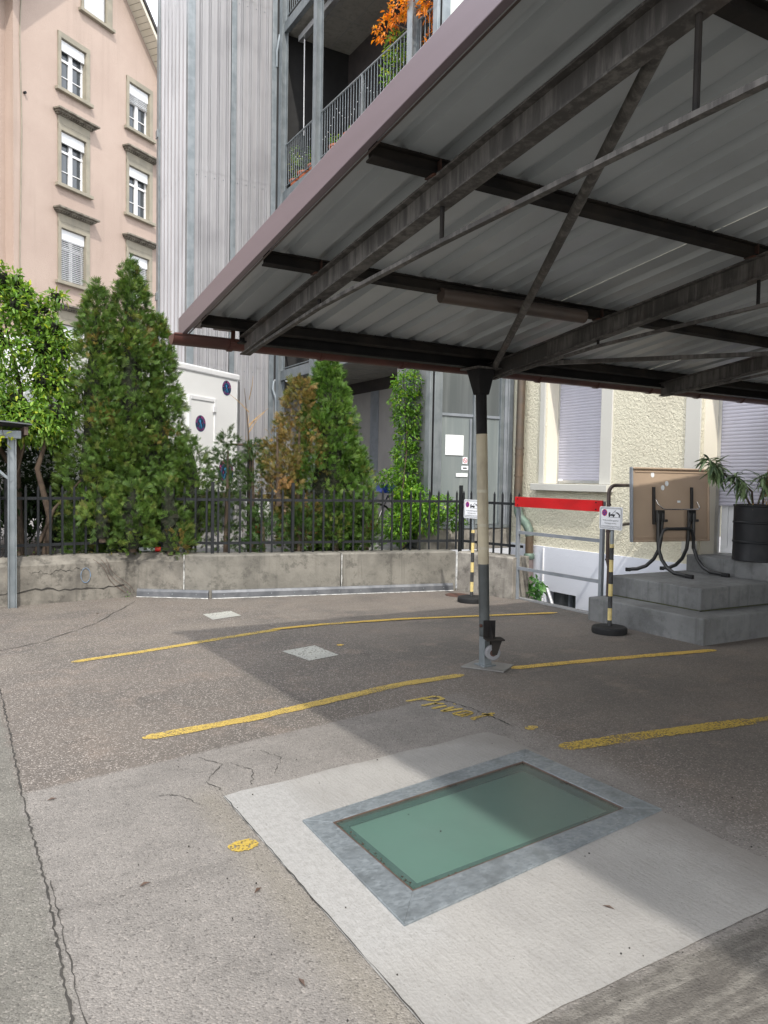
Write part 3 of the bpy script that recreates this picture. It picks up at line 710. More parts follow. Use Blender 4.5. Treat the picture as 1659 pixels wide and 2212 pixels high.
# diagonal tube brace and a spare half pipe laid on a purlin
part(B().cyl((3.93, 5.05, 2.47), (1.90, 1.66, zr(1.66)-.16), .024, n=12), 'tube_brace', 'beam', ct, 40)
part(B().cyl((2.62, 3.90, zr(3.9)-.095), (3.75, 3.86, zr(3.86)-.10), .045, n=16), 'stored_pipe', 'halfpipe', ct, 40)
part(B().bar((4.05, 5.0, 2.50), (9.5, .5, 2.76), .05, .03), 'flat_brace', 'beam', ct)
# column with tape bands, gusseted head and a retracted castor at the foot
CB, CT = Vector((3.925, 5.07, 0)), Vector((3.835, 5.10, 2.46))
def cp(z): return CB.lerp(CT, z/2.46)
cb = B(); cb.cyl(cp(.26), cp(2.42), .0445, n=24); colm = part(cb, 'column', M('worn_grey_column', (.075, .083, .083), (.045, .05, .05), 5, .5, .2, .08, 40, (2, .4, 9)), ct, 40)
part(B().cyl(cp(.86), cp(1.93), .046, n=24), 'cream_wrap', M('grimy_cream_wrap', (.40, .35, .25), (.31, .27, .19), 4, .6, 0, .06, 30, (3, .45, 12)), colm, 40)
part(B().cyl(cp(1.93), cp(2.40), .0455, n=24), 'black_wrap', 'black', colm, 40)
for z in (.98, 1.17, 1.45): part(B().cyl(cp(z), cp(z+.025), .0468, n=24), 'tape_band', M('cream_tape', (.42, .38, .29), (.36, .32, .24), 20, .5), colm, 40)
hd = B(); c0 = cp(2.25); c1 = cp(2.45); r0, r1 = .046, .084
vs = [c0+Vector((sx*r0, sy*r0, 0)) for sx, sy in ((-1, -1), (1, -1), (1, 1), (-1, 1))]+[c1+Vector((sx*r1, sy*r1, 0)) for sx, sy in ((-1, -1), (1, -1), (1, 1), (-1, 1))]
hd.add(vs, [(0, 3, 2, 1), (4, 5, 6, 7), (0, 1, 5, 4), (1, 2, 6, 5), (2, 3, 7, 6), (3, 0, 4, 7)])
part(hd, 'column_head', 'black', colm, None, .004)
hp = B(); hp.box((c1.x-.12, c1.y-.12, 2.45), (c1.x+.12, c1.y+.12, 2.464)); part(hp, 'head_plate', 'beam', colm)
fb = B(); fb.box((3.925-.038, 5.07-.038, .02), (3.925+.038, 5.07+.038, .34)); part(fb, 'square_foot', 'galv', colm, None, .004)
part(B().box((3.925-.065, 5.07-.065, .012), (3.925+.065, 5.07+.065, .024)), 'foot_flange', 'galv', colm, None, .002)
bp = [(3.72, 5.13), (3.93, 4.83), (4.16, 4.98), (3.98, 5.26)]
part(B().prism([(*p, .003) for p in bp], (0, 0, .010)), 'base_plate', M('dusty_steel_plate', (.19, .185, .175), (.15, .145, .138), 6, .6, .2), colm)
# castor: wall plate, shelf with side gusset, fork, wheel; sits on the camera-facing side
cdir = Vector((-.35, -.937, 0)); cs = Vector((.937, -.35, 0)); cc = Vector((3.93, 5.06, 0))
def lc(a, bb, z): return cc+cdir*a+cs*bb+Vector((0, 0, z))
pb = B(); pb.add([lc(.058, s, z) for z in (.25, .40) for s in (-.05, .05)]+[lc(.066, s, z) for z in (.25, .40) for s in (-.05, .05)], [(0, 1, 3, 2), (4, 6, 7, 5), (0, 4, 5, 1), (1, 5, 7, 3), (3, 7, 6, 2), (2, 6, 4, 0)]); part(pb, 'castor_plate', 'purlin', colm)
pb = B(); pb.prism([lc(.06, -.05, .25), lc(.17, -.05, .25), lc(.17, .10, .25), lc(.06, .10, .25)], (0, 0, .012)); pb.prism([lc(.066, .0, .262), lc(.16, .0, .262), lc(.066, .0, .40)], cs*.006); part(pb, 'castor_shelf', 'purlin', colm)
pb = B(); 
for a in (.085, .140): pb.prism([lc(a, -.005, .25), lc(a, .085, .25), lc(a, .045, .13), lc(a, .005, .13)], cdir*.004)
part(pb, 'castor_fork', 'purlin', colm)
pb = B(); wc = lc(.115, .015, .145); pb.tube([wc-cdir*.02, wc-cdir*.014, wc+cdir*.014, wc+cdir*.02], [.056, .063, .063, .056], 24); part(pb, 'castor_wheel', 'wheelgrey', colm, 40)
part(B().cyl(wc-cdir*.022, wc+cdir*.022, .028, n=16), 'wheel_hub', 'rust', colm, 40)
part(B().cyl(lc(.02, -.07, .35), lc(.02, -.05, .35), .014, n=10), 'bolt_head', 'rust', colm)

# ------------------------------------------------------------------ tow-away signs
def tow_sign(loc, label):
    t = thing('tow_sign', label, 'sign', loc, 'no-parking tow-away signs on striped posts', local=True)
    b = B(); b.lathe([(.10, 0), (.175, 0), (.18, .02), (.178, .055), (.165, .068), (.03, .072)], (0, 0, 0), 32); part(b, 'base', 'rubber', t, 40)
    z = .072; k = 0
    while z < .92:
        h = .125 if k else .06; part(B().cyl((0, 0, z), (0, 0, min(.92, z+h)), .0215, n=16), 'post_band', ('blackband', 'yellowpaint')[k % 2], t, 40); z += h; k += 1
    part(B().cyl((0, 0, .92), (0, 0, 1.12), .019, n=16), 'post_tip', 'galv', t, 40)
    p = B(); Wd, Ht, r = .31, .235, .018; pts = []
    for cxx, cyy, a0 in ((Wd/2-r, Ht/2-r, 0), (-Wd/2+r, Ht/2-r, 90), (-Wd/2+r, -Ht/2+r, 180), (Wd/2-r, -Ht/2+r, 270)):
        for a in (0, 30, 60, 90): pts.append((cxx+r*math.cos(R(a0+a)), cyy+r*math.sin(R(a0+a))))
    zc = 1.185; fx = -.024
    def W(u, v, d=0): return (fx-d, -u, zc+v)     # face looks towards -x, u runs to the reader's right
    p.prism([W(u, v) for u, v in pts], (-.004, 0, 0)); pl = part(p, 'plate', 'signwhite', t)
    def rr(k, d, mat, nm):
        o1 = [(u-math.copysign(k, u), v-math.copysign(k, v)) for u, v in pts]; o2 = [(u-math.copysign(k+.003, u), v-math.copysign(k+.003, v)) for u, v in pts]
        q = B(); n = len(pts); q.add([W(u, v, d) for u, v in o1]+[W(u, v, d) for u, v in o2], [(i, (i+1) % n, n+(i+1) % n, n+i) for i in range(n)]); part(q, nm, mat, pl)
    rr(.010, .0055, 'ink', 'border_line'); rr(.018, .0055, 'greyframe', 'border_line')
    def disc(u, v, r, mat, d, nm): part(B().add([W(u+r*math.cos(2*math.pi*i/24), v+r*math.sin(2*math.pi*i/24), d) for i in range(24)], [tuple(range(24))]), nm, mat, pl)
    disc(-.085, .055, .036, 'inkred', .0055, 'stop_disc'); disc(-.085, .055, .028, 'inkblue', .0065, 'stop_disc')
    q = B()
    for a in (45, 135): c, s_ = math.cos(R(a)), math.sin(R(a)); q.add([W(-.085+c*.028*e-s_*.0035*f, .055+s_*.028*e+c*.0035*f, .0075) for e, f in ((-1, -1), (1, -1), (1, 1), (-1, 1))], [(0, 1, 2, 3)])
    part(q, 'stop_cross', 'inkred', pl)
    q = B()   # tow truck lifting a car
    def poly(*pp): q.add([W(u, v, .0055) for u, v in pp], [tuple(range(len(pp)))])
    poly((-.03, .025), (.055, .025), (.055, .037), (-.03, .037)); poly((-.03, .037), (-.006, .037), (-.006, .062), (-.022, .062), (-.03, .048))
    poly((.0, .037), (.055, .037), (.055, .043), (.0, .043)); poly((.012, .043), (.018, .043), (.066, .080), (.062, .083)); poly((.0635, .040), (.0655, .040), (.0655, .08), (.0635, .08))
    poly((.07, .055), (.085, .052), (.118, .028), (.128, .026), (.126, .040), (.104, .058), (.085, .066), (.072, .064)); poly((-.04, .010), (.13, .010), (.13, .0125), (-.04, .0125))
    for u, v in ((-.017, .021), (.038, .021), (.115, .022)): q.add([W(u+.009*math.cos(i*math.pi/6), v+.009*math.sin(i*math.pi/6), .006) for i in range(12)], [tuple(range(12))])
    part(q, 'tow_truck_symbol', 'ink', pl)
    for i, tx in enumerate(('Widerrechtlich geparkte', 'Fahrzeuge werden', 'kostenpflichtig abgeschleppt')):
        o = ob('sign_text', text_mesh(tx, .0215, 'ink'), pl); o.matrix_basis = frame(W(0, -.022-.030*i, .0056), (0, -1, 0), (0, 0, 1))
    part(B().box((-.022, -.03, 1.06), (-.016, .03, 1.09)), 'clamp', 'darkiron', t)
    return t
tow_sign((5.98, 5.66, 0), 'white tow-away sign on yellow and black post in front of the concrete steps')
g2 = tow_sign((5.86, 7.88, 0), 'white tow-away sign on yellow and black post half hidden behind the carport column'); g2.rotation_euler.z = R(4)

# ------------------------------------------------------------------ steps, rails
stt = thing('entrance_steps', 'worn grey concrete entrance steps with mossy edges below the cream house door', 'steps', (7.2, 5.2, 0))
part(B().box((6.33, 4.80, -.02), (8.4, 6.32, .26)), 'lower_step', 'stepconc', stt, None, .015)
part(B().box((6.68, 5.11, .255), (8.4, 6.31, .49)), 'upper_step', 'stepconc', stt, None, .015)
part(B().box((7.90, 4.7, .485), (8.6, 6.27, .69)), 'landing', 'stepconc', stt, None, .012)
b = B()
for x0, y0, x1, y1 in ((6.66, 5.09, 6.68, 6.31), (6.66, 5.09, 8.3, 5.11)): b.box((x0, y0, .26), (x1, y1, .268))
part(b, 'moss_line', M('dark_moss', (.05, .055, .018), (.03, .03, .015), 20, .95, 0, .6, 60), stt)
rt = thing('red_guard_rail', 'grey guard rail with a red board along the drop beside the cream house', 'railing', (6.56, 7.0, 0))
for y in (7.84, 6.36): part(B().box((6.54, y-.022, -.3), (6.585, y+.022, 1.335)), 'rail_post', 'greyframe', rt, None, .003)
for z in (.88, .41): part(B().box((6.55, 6.36, z-.02), (6.575, 7.84, z+.02)), 'rail_bar', 'greyframe', rt)
part(B().box((6.512, 6.33, 1.215), (6.536, 7.86, 1.345)), 'red_board', 'redboard', rt, None, .002)
for y in (7.8, 6.42):
    for z in (1.24, 1.32): part(B().cyl((6.504, y, z), (6.514, y, z), .008, n=8), 'board_bolt', 'darkiron', rt)
ht = thing('stair_handrail', 'bent dark brown pipe handrail at the back of the concrete steps', 'handrail', (6.52, 6.24, .26))
arc = [(6.52+.10-.10*math.cos(a), 6.24, 1.42+.10*math.sin(a)) for a in np.linspace(0, math.pi/2, 7)]
part(B().tube([(6.55, 6.24, .255), (6.555, 6.24, .6), (6.53, 6.24, .68), (6.525, 6.24, 1.0)]+arc+[(7.99, 6.95, 1.52)], .021, 10), 'handrail_pipe', 'brownpipe', ht, 50)
part(B().cyl((6.53, 6.24, 1.06), (7.99, 6.95, 1.05), .018, n=10), 'lower_pipe', 'brownpipe', ht, 50)
for z in (.68, 1.0, 1.3): part(B().lathe([(.02, -.012), (.027, -.008), (.027, .008), (.02, .012)], (6.527, 6.24, z), 12), 'pipe_collar', 'brownpipe', ht, 50)

# ------------------------------------------------------------------ cream house
ch = thing('cream_house', 'cream roughcast house with closed grey roller shutters behind the rail', 'house', (9, 6, 0))
XW = 8.0
def wallx(b, y0, y1, z0, z1, x=XW, th=.3): b.box((x, y0, z0), (x+th, y1, z1))
OPN = [(7.83, 8.98, 1.52, 3.35), (5.0, 6.2, .68, 3.35)]
b = B(); wallx(b, 8.98, 9.74, .56, 9); wallx(b, 6.2, 7.83, .56, 9); wallx(b, -9, 5.0, .56, 9); wallx(b, 7.83, 8.98, .56, 1.50); wallx(b, 7.83, 8.98, 3.35, 9); wallx(b, 5, 6.2, 3.35, 9)
b.box((8.3, 9.44, .56), (16, 9.74, 9)); wallm = part(b, 'wall', 'stucco', ch)
b = B()
for y0, y1, z0, z1 in ((8.86, 9.72, -1.6, .56), (6.25, 8.2, -1.6, .56), (8.2, 8.86, -.10, .56), (8.2, 8.86, -1.6, -.62), (-9, 4.95, -1.6, .56)): b.box((XW-.035, y0, z0), (XW+.25, y1, z1))
part(b, 'plinth', 'plinth', ch)
cw = part(B().box((XW+.15, 8.2, -.62), (XW+.17, 8.86, -.10)), 'cellar_window', 'polydark', ch)
part(B().box((XW+.10, 8.45, -.62), (XW+.15, 8.49, -.10)), 'cellar_window_bar', 'greyframe', cw)
slm = B(); 
slm.add([(-.006, 0, 0), (-.011, 0, .012), (-.011, 0, .030), (-.004, 0, .0425), (.004, 0, .0425), (.004, 0, 0)]+[(-.006, 1, 0), (-.011, 1, .012), (-.011, 1, .030), (-.004, 1, .0425), (.004, 1, .0425), (.004, 1, 0)], [(0, 1, 7, 6), (1, 2, 8, 7), (2, 3, 9, 8), (3, 4, 10, 9), (4, 5, 11, 10), (5, 0, 6, 11)])
slm = slm.mesh('slat', 'slat', 60)
# window
wf = part(B().box((XW-.02, 8.981, 1.52), (XW+.27, 9.09, 3.45)).box((XW-.02, 7.62, 1.52), (XW+.05, 7.829, 3.45)).box((XW-.02, 7.62, 3.351), (XW+.27, 9.09, 3.5)), 'window_surround', 'trimgrey', ch, None, .006)
part(B().box((XW+.03, 8.972, 1.52), (XW+.268, 8.9805, 3.35)), 'window_reveal', 'creamsmooth', wf)
part(B().box((XW-.13, 7.58, 1.415), (XW+.27, 9.15, 1.518)), 'window_sill', 'trimgrey', ch, None, .008)
sh = part(B().box((XW+.245, 8.935, 1.53), (XW+.275, 8.972, 3.35)), 'shutter_guide', 'alu', ch)
part(B().box((XW+.245, 7.835, 1.53), (XW+.275, 7.86, 3.35)), 'shutter_guide', 'alu', ch)
part(B().box((XW+.25, 7.86, 1.535), (XW+.268, 8.935, 1.575)), 'shutter_end_bar', 'alu', sh)
part(B().box((XW+.24, 8.84, 1.565), (XW+.25, 8.93, 1.59)), 'shutter_stop', 'white', sh)
for i in range(41): inst(slm, 'shutter_slat', sh, (XW+.26, 7.86, 1.575+i*.0430), (0, 0, 0), (1, 1.075, 1))
# door
df = part(B().box((XW-.015, 6.201, .69), (XW+.05, 6.42, 3.45)), 'door_surround', 'trimgrey', ch, None, .006)
part(B().box((XW+.051, 6.19, .69), (XW+.32, 6.2005, 3.35)), 'door_reveal', 'creamsmooth', df)
sd = part(B().box((XW+.30, 6.14, .69), (XW+.335, 6.19, 3.35)), 'shutter_guide', 'alu', ch)
for i in range(48): inst(slm, 'shutter_slat', sd, (XW+.32, 5.0, 1.29+i*.0430), (0, 0, 0), (1, 1.14, 1))
dr = part(B().box((XW+.36, 5.0, .69), (XW+.40, 6.14, 3.3)), 'door', 'white', ch)
part(B().box((XW+.345, 5.55, .72), (XW+.36, 6.1, .78)).box((XW+.345, 6.04, .78), (XW+.36, 6.1, 1.29)).box((XW+.345, 5.7, .9), (XW+.355, 5.98, 1.29)), 'door_moulding', 'white', dr, None, .004)
part(B().box((XW+.30, 5.0, .69), (XW+.40, 6.14, .712)), 'threshold', 'alu', dr)
# roof keeps the top of the house closed
b = B(); b.prism([(7.5, -9.4, 9.0), (7.5, 9.9, 9.0), (7.5, 9.9, 9.15), (7.5, -9.4, 9.15)], (9, 0, 3)); part(b, 'roof', 'rooftile', ch)
dp = thing('downpipe', 'brown copper downpipe with a green swan neck at the corner of the cream house', 'downpipe', (7.9, 9.1, -1))
part(B().cyl((7.88, 9.36, 9), (7.88, 9.44, 1.22), .066, n=14), 'upper_pipe', 'copper', dp, 50)
for z in (1.62, 1.95, 2.05): part(B().cyl((7.88, 9.44-.0103*(z-1.2), z), (7.88, 9.44-.0103*(z-1.2), z+.035), .073, n=14), 'pipe_collar', 'copper', dp, 50)
part(B().tube([(7.88, 9.44, 1.24), (7.88, 9.43, 1.08), (7.88, 9.37, .98), (7.88, 9.22, .88), (7.88, 9.16, .80), (7.88, 9.14, .70)], .068, 14), 'swan_neck', 'verdigris', dp, 50)
part(B().cyl((7.88, 9.14, .72), (7.88, 9.14, .40), .063, n=14), 'middle_pipe', 'copper', dp, 50)
part(B().lathe([(.066, 0), (.084, .02), (.084, .07), (.066, .10)], (7.88, 9.14, .34), 16), 'socket', 'verdigris', dp, 50)
part(B().cyl((7.88, 9.14, .36), (7.88, 9.13, -1.5), .07, n=14), 'lower_pipe', 'castpipe', dp, 50)
one(B().cyl((7.62, 8.16, -.50), (7.76, 8.60, 0.0), .03, n=14), 'loose_pipe', 'alu', 'short pale metal pipe leaning in the light well by the cellar window', 'pipe', smooth=50)
b = B(); b.cyl((7.955, 8.90, .54), (7.955, 8.90, -1.5), .012, n=8); one(b, 'conduit', 'white', 'thin white conduit running down the white plinth', 'conduit')
# ------------------------------------------------------------------ glazed stair tower between the houses
gs = thing('glazed_stairwell', 'ribbed glass stairwell in a galvanised frame beside the cream house', 'stairwell', (7.2, 9.8, .5))
GYF = 9.76; ZB0, ZT0 = .84, 14
part(B().box((6.38, GYF-.03, .47), (7.96, GYF+.25, .80)), 'stone_base', 'wallpale', gs, None, .01)
part(B().box((6.36, GYF-.05, .80), (7.98, GYF+.2, .85)), 'base_sill', 'galv', gs)
for x0, x1, m in ((6.37, 6.42, 'galv'), (6.43, 6.445, 'black'), (6.455, 6.60, 'galv'), (7.20, 7.27, 'galv'), (7.72, 7.79, 'galv'), (7.80, 7.86, 'greyframe'), (7.87, 7.97, 'greyframe')):
    part(B().box((x0, GYF-.045, .85), (x1, GYF+.08, ZT0)), 'mullion', m, gs, None, .004)
for x0, x1 in ((6.60, 7.20), (7.27, 7.72)):
    xs = np.arange(x0, x1+1e-6, (x1-x0)/max(1, round((x1-x0)/.03)))
    for z0, z1, mt in ((.86, 2.54, 'polycarb'), (2.56, 6.0, 'polydark'), (6.02, 10, 'palepanel'), (10.02, 14, 'palepanel')):
        vs = []; 
        for i, x in enumerate(xs):
            yy = GYF-.002 if i % 2 else GYF+.006
            vs += [(x, yy, z0), (x, yy, z1)]
        part(B().add(vs, [(2*i, 2*i+2, 2*i+3, 2*i+1) for i in range(len(xs)-1)]), 'glass_panel', mt, gs, 80)
    part(B().box((x0, GYF-.02, 2.53), (x1, GYF+.02, 2.57)), 'transom', 'greyframe', gs)
    part(B().box((x0, GYF+.15, .86), (x1, GYF+.17, 14)), 'inner_lining', 'render_dark', gs)
b = B(); b.box((6.50, GYF+.2, .47), (6.54, 10.9, 3.6)); part(b, 'side_wall', 'render_dark', gs)
dg_ = part(B().box((7.14, GYF-.03, .9), (7.165, GYF-.012, 2.5)), 'door_edge', 'greyframe', gs)
for x0, z0, x1, z1 in ((6.69, 1.93, 7.03, 2.24), (6.90, 1.60, 7.12, 1.655)): part(B().box((x0, GYF-.012, z0), (x1, GYF-.008, z1)), 'notice', 'paper', gs)
part(B().box((7.02, GYF-.012, 1.80), (7.11, GYF-.008, 1.905)), 'no_smoking_sign', 'signwhite', gs)
b = B(); c = (7.065, GYF-.014, 1.853)
b.tube([(c[0]+.035*math.cos(2*math.pi*i/20), c[1], c[2]+.035*math.sin(2*math.pi*i/20)) for i in range(21)], .004, 5); b.bar((c[0]-.025, c[1], c[2]+.025), (c[0]+.025, c[1], c[2]-.025), .004, .007, (0, 1, 0)); b.bar((c[0]-.022, c[1], c[2]-.004), (c[0]+.022, c[1], c[2]-.004), .003, .007, (0, 1, 0)); part(b, 'no_smoking_symbol', 'inkred', gs)
part(B().box((7.0, GYF-.012, 1.705), (7.13, GYF-.008, 1.77)), 'door_label', 'signwhite', gs)
part(B().box((7.025, GYF-.014, 1.725), (7.10, GYF-.0125, 1.745)), 'label_print', 'ink', gs)

# ------------------------------------------------------------------ balcony house
bh = thing('balcony_house', 'house with galvanised steel balconies and dark rooms above the shrubs', 'house', (8, 13, .5))
part(B().box((8.0, 9.95, 3.4), (8.25, 19, 15)), 'upper_wall', M('dark_timber_wall', (.045, .036, .034), (.03, .026, .026), 3, .8), bh)  # dark timber with the shade of the balconies put into its colour
b = B(); b.box((8.0, 9.95, .46), (8.25, 11.55, 3.4)); b.box((8.0, 12.95, .46), (8.25, 19, 3.4)); b.box((8.0, 11.55, .46), (8.25, 12.95, 1.15)); part(b, 'wall', 'plankgrey', bh)
b = B(); b.box((7.985, 12.95, 1.15), (8.03, 13.32, 3.35)); wfr = part(b, 'window_quoin', 'plankgrey', bh)
for z in np.arange(1.3, 3.3, .34): part(B().box((7.975, 12.98, z), (7.984, 13.28, z+.018)), 'quoin_joint', 'black', wfr)
part(B().box((7.96, 11.5, 1.08), (8.02, 13.0, 1.15)), 'window_sill', 'white', bh)
part(B().box((6.30, 15.80, .46), (8.3, 15.84, 3.65)), 'end_wall', 'render_dark', bh)
part(B().box((6.30, 15.80, 3.66), (8.3, 15.84, 15)), 'end_wall', 'darkroom', bh)  # dark sheet added to close the gap, coloured as unlit interior
wdo = part(B().box((8.12, 11.55, 1.15), (8.14, 12.95, 3.4)), 'window', 'pane', bh)
part(B().box((8.07, 12.2, 1.15), (8.12, 12.26, 3.4)).box((8.07, 11.55, 2.28), (8.12, 12.95, 2.33)).box((8.07, 12.86, 1.15), (8.12, 12.95, 3.4)), 'window_frame', 'darkiron', wdo)
part(B().box((7.99, 14.15, .46), (8.02, 14.5, 3.4)), 'dark_pier', 'greyframe', bh)
for z in (3.65, 7.45, 11.0, 14.4):
    part(B().box((6.5, 9.95, z), (8.0, 15.75, z+.17)), 'balcony_slab', 'soffit', bh)
    part(B().box((6.40, 9.95, z-.02), (6.499, 15.75, z+.19)), 'edge_channel', 'galv', bh, None, .004)
    b = B()
    for y in (11.6, 13.2, 14.6): b.box((6.5, y, z-.004), (8.0, y+.012, z))
    for x in (7.0, 7.5): b.box((x, 9.95, z-.003), (x+.012, 15.75, z))
    part(b, 'soffit_joint', 'render_dark', bh)
for y in (15.68, 13.93, 10.42):
    b = B(); b.box((6.32, y-.075, .46), (6.335, y+.075, 15)); b.box((6.455, y-.075, .46), (6.47, y+.075, 15)); b.box((6.335, y-.006, .46), (6.455, y+.006, 15)); part(b, 'balcony_post', 'galv', bh)
# upper-floor openings: glazed doors, near-black colour in place of unlit rooms
for z in (3.85, 7.64, 11.2):
    for y0, y1 in ((10.4, 12.6), (13.0, 15.4)):
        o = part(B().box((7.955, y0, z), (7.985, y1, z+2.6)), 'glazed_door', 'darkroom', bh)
        part(B().box((7.94, (y0+y1)/2-.03, z), (7.955, (y0+y1)/2+.03, z+2.6)), 'door_frame', 'darkiron', o)
balm = B().cyl((0, 0, 0), (0, 0, .86), .0065, n=6).mesh('baluster', 'galv')
for z in (3.80, 7.66, 11.21):
    for y0, y1 in ((15.6, 14.02), (13.84, 10.5), (10.34, 9.85)):
        rl = part(B().cyl((6.44, y0, z+.95), (6.44, y1, z+.95), .019, n=10), 'top_rail', 'galv', bh, 50)
        part(B().cyl((6.44, y0, z+.09), (6.44, y1, z+.09), .012, n=8), 'bottom_rail', 'galv', bh, 50)
        if z < 5: continue
        n = int((y0-y1)/.105)
        for i in range(n): inst(balm, 'baluster', rl, (6.44, y0-(i+.5)*(y0-y1)/n, z+.09))
    if z > 5: part(B().box((6.425, 12.14, z), (6.455, 12.20, z+.95)), 'rail_post', 'galv', bh)
part(B().box((6.6, 11.2, 10.72), (6.72, 15.4, 10.84)), 'awning_box', 'alu', bh, None, .01)
part(B().cyl((6.66, 15.2, 10.7), (6.66, 15.18, 8.72), .012, n=8), 'awning_crank', 'white', bh)
part(B().tube([(6.33, 15.75, 10.95), (6.28, 15.78, 10.6), (6.30, 15.82, 10.3)], .03, 8), 'rain_spout', 'galv', bh, 50)
b = B(); b.tube([(6.30, 15.80, 3.62), (6.27, 15.78, 3.45), (6.33, 15.74, 3.25), (6.33, 15.72, 1.0)], .035, 8); part(b, 'drain_pipe', 'galv', bh, 50)

# ------------------------------------------------------------------ metal-clad lift tower
mt_ = thing('metal_clad_tower', 'tall tower clad in silver grey corrugated metal sheets', 'tower', (5.4, 16.8, .46))
TX0, TX1, TY0, TY1 = 4.42, 6.26, 15.85, 18.3
CP = .187
def clad(p, q, z0, z1, nrm, phase=0, pit=CP, dep=.055):
    p = Vector(p); q = Vector(q); d = (q-p); L = d.length; d /= L; nv = Vector(nrm); vs = []; pts = []; s = 0
    n = int(L/pit)+1
    for k in range(n):
        for u, h in ((0, 0), (.42, 0), (.52, 1), (.60, 1), (.64, .6), (.68, 1), (.88, 1), (.98, 0)):
            sx = (k+u)*pit
            if sx <= L: pts.append((sx, h*dep))
    pts.append((L, 0))
    for sx, h in pts: c = p+d*sx+nv*h; vs += [(c.x, c.y, z0), (c.x, c.y, z1)]
    return B().add(vs, [(2*i, 2*i+2, 2*i+3, 2*i+1) for i in range(len(pts)-1)])
b = B(); b.box((TX0+.05, TY0+.06, .46), (TX1-.02, TY1, 16)); part(b, 'core', 'render_dark', mt_)
for z0, z1, off in ((.5, 3.9, 0), (3.88, 7.82, .004), (7.80, 11.5, .008), (11.48, 16, .012)):
    for x0, x1 in ((TX0+.13, 5.30), (5.42, TX1-.06)):
        part(clad((x0, TY0+.03-off, 0), (x1, TY0+.03-off, 0), z0, z1, (0, -1, 0)), 'cladding_sheet', 'clad', mt_)
        b = B()
        for k in range(int((x1-x0)/CP)): b.lathe([(.012, -.004), (.012, .004), (.002, .01)], (0, 0, 0), 8, False) if 0 else b.box((x0+(k+.2)*CP, TY0+.018-off, z1-.12), (x0+(k+.2)*CP+.016, TY0+.03-off, z1-.104))
        part(b, 'sheet_screw', 'galv', mt_)
    part(clad((TX0+.04-off, TY1-.05, 0), (TX0+.04-off, TY0+.14, 0), z0, z1, (-1, 0, 0), 0, .30, .05), 'cladding_sheet', 'clad', mt_)
for x0, x1, y0, y1 in ((TX0-.03, TX0+.12, TY0-.03, TY0+.12), (5.305, 5.415, TY0-.02, TY0+.06), (TX1-.06, TX1+.06, TY0-.03, TY0+.1), (TX0-.03, TX0+.1, TY1-.08, TY1+.12)):
    part(B().box((x0, y0, .46), (x1, y1, 16.2)), 'corner_post', 'galv', mt_, None, .005)
for z in (5.6, 9.3): part(B().box((TX0-.05, TY1-.02, z), (TX0+.02, TY1+.14, z+.18)), 'bracket', 'galv', mt_, None, .003)

# ------------------------------------------------------------------ salmon apartment house
A_ = R(90-55.6); E = Vector((math.cos(A_), math.sin(A_), 0)); NO = Vector((E.y, -E.x, 0)); P0 = Vector((3.7, 27.2, 0))
pt = thing('salmon_apartment_house', 'tall salmon pink apartment house with stone window surrounds and a steep gable', 'house', tuple(P0))
def Q(s, z, d=0): v = P0+E*s+NO*d; return Vector((v.x, v.y, z))
def pbox(b, s0, s1, z0, z1, d0, d1):   # box on the facade: along s, up z, outwards d
    vs = [Q(s, z, d) for d in (d0, d1) for s, z in ((s0, z0), (s1, z0), (s1, z1), (s0, z1))]
    return b.add(vs, [(0, 1, 2, 3), (7, 6, 5, 4), (0, 4, 5, 1), (1, 5, 6, 2), (2, 6, 7, 3), (3, 7, 4, 0)])
SLF, SRT, ZE, SC = -2.1, 4.22, 16.2, 1.06
ZR = ZE+(SRT-SC)*1.11
wins = []
for zs in (13.72, 10.73, 7.66, 4.6):
    for sc in (.165, 3.13): wins.append((sc, zs, zs+1.84 if zs > 13 else zs+1.95, zs))
holes = [(sc-.52, sc+.50, zs+.08, zt-.18) for sc, zs, zt, _ in wins]
b = B()   # facade cut into strips round the openings
ss = sorted({SLF, SRT, *[h[0] for h in holes], *[h[1] for h in holes]}); zz = sorted({.46, ZE, *[h[2] for h in holes], *[h[3] for h in holes]})
for i in range(len(ss)-1):
    for j in range(len(zz)-1):
        cs_, cz = (ss[i]+ss[i+1])/2, (zz[j]+zz[j+1])/2
        if any(h[0] < cs_ < h[1] and h[2] < cz < h[3] for h in holes): continue
        b.add([Q(ss[i], zz[j]), Q(ss[i+1], zz[j]), Q(ss[i+1], zz[j+1]), Q(ss[i], zz[j+1])], [(0, 1, 2, 3)])
a0, a1, az0, az1 = SC-.50, SC+.48, 16.72, 18.35   # attic opening
def gz(s): return ZE+(SRT-abs(s-SC)-SC)*1.11 if s >= SC else ZE+(SC-SLF-abs(s-SC))*1.11
b.add([Q(SLF, ZE), Q(a0, ZE), Q(a0, gz(a0))], [(0, 1, 2)]); b.add([Q(a1, ZE), Q(SRT, ZE), Q(a1, gz(a1))], [(0, 1, 2)])
b.add([Q(a0, ZE), Q(a1, ZE), Q(a1, az0), Q(a0, az0)], [(0, 1, 2, 3)]); b.add([Q(a0, az1), Q(a1, az1), Q(a1, gz(a1)), Q(SC, ZR), Q(a0, gz(a0))], [(0, 1, 2, 3, 4)])
b.add([Q(SLF, .46), Q(SLF, .46, -6), Q(SLF, ZE, -6), Q(SLF, ZE)], [(0, 1, 2, 3)]); b.add([Q(SRT, .46), Q(SRT, .46, -8), Q(SRT, ZE, -8), Q(SRT, ZE)], [(0, 1, 2, 3)])
b.add([Q(-18, .46, -.35), Q(SLF-.001, .46, -.35), Q(SLF-.001, ZE, -.35), Q(-18, ZE, -.35)], [(0, 1, 2, 3)])
part(b, 'facade', 'pink', pt)
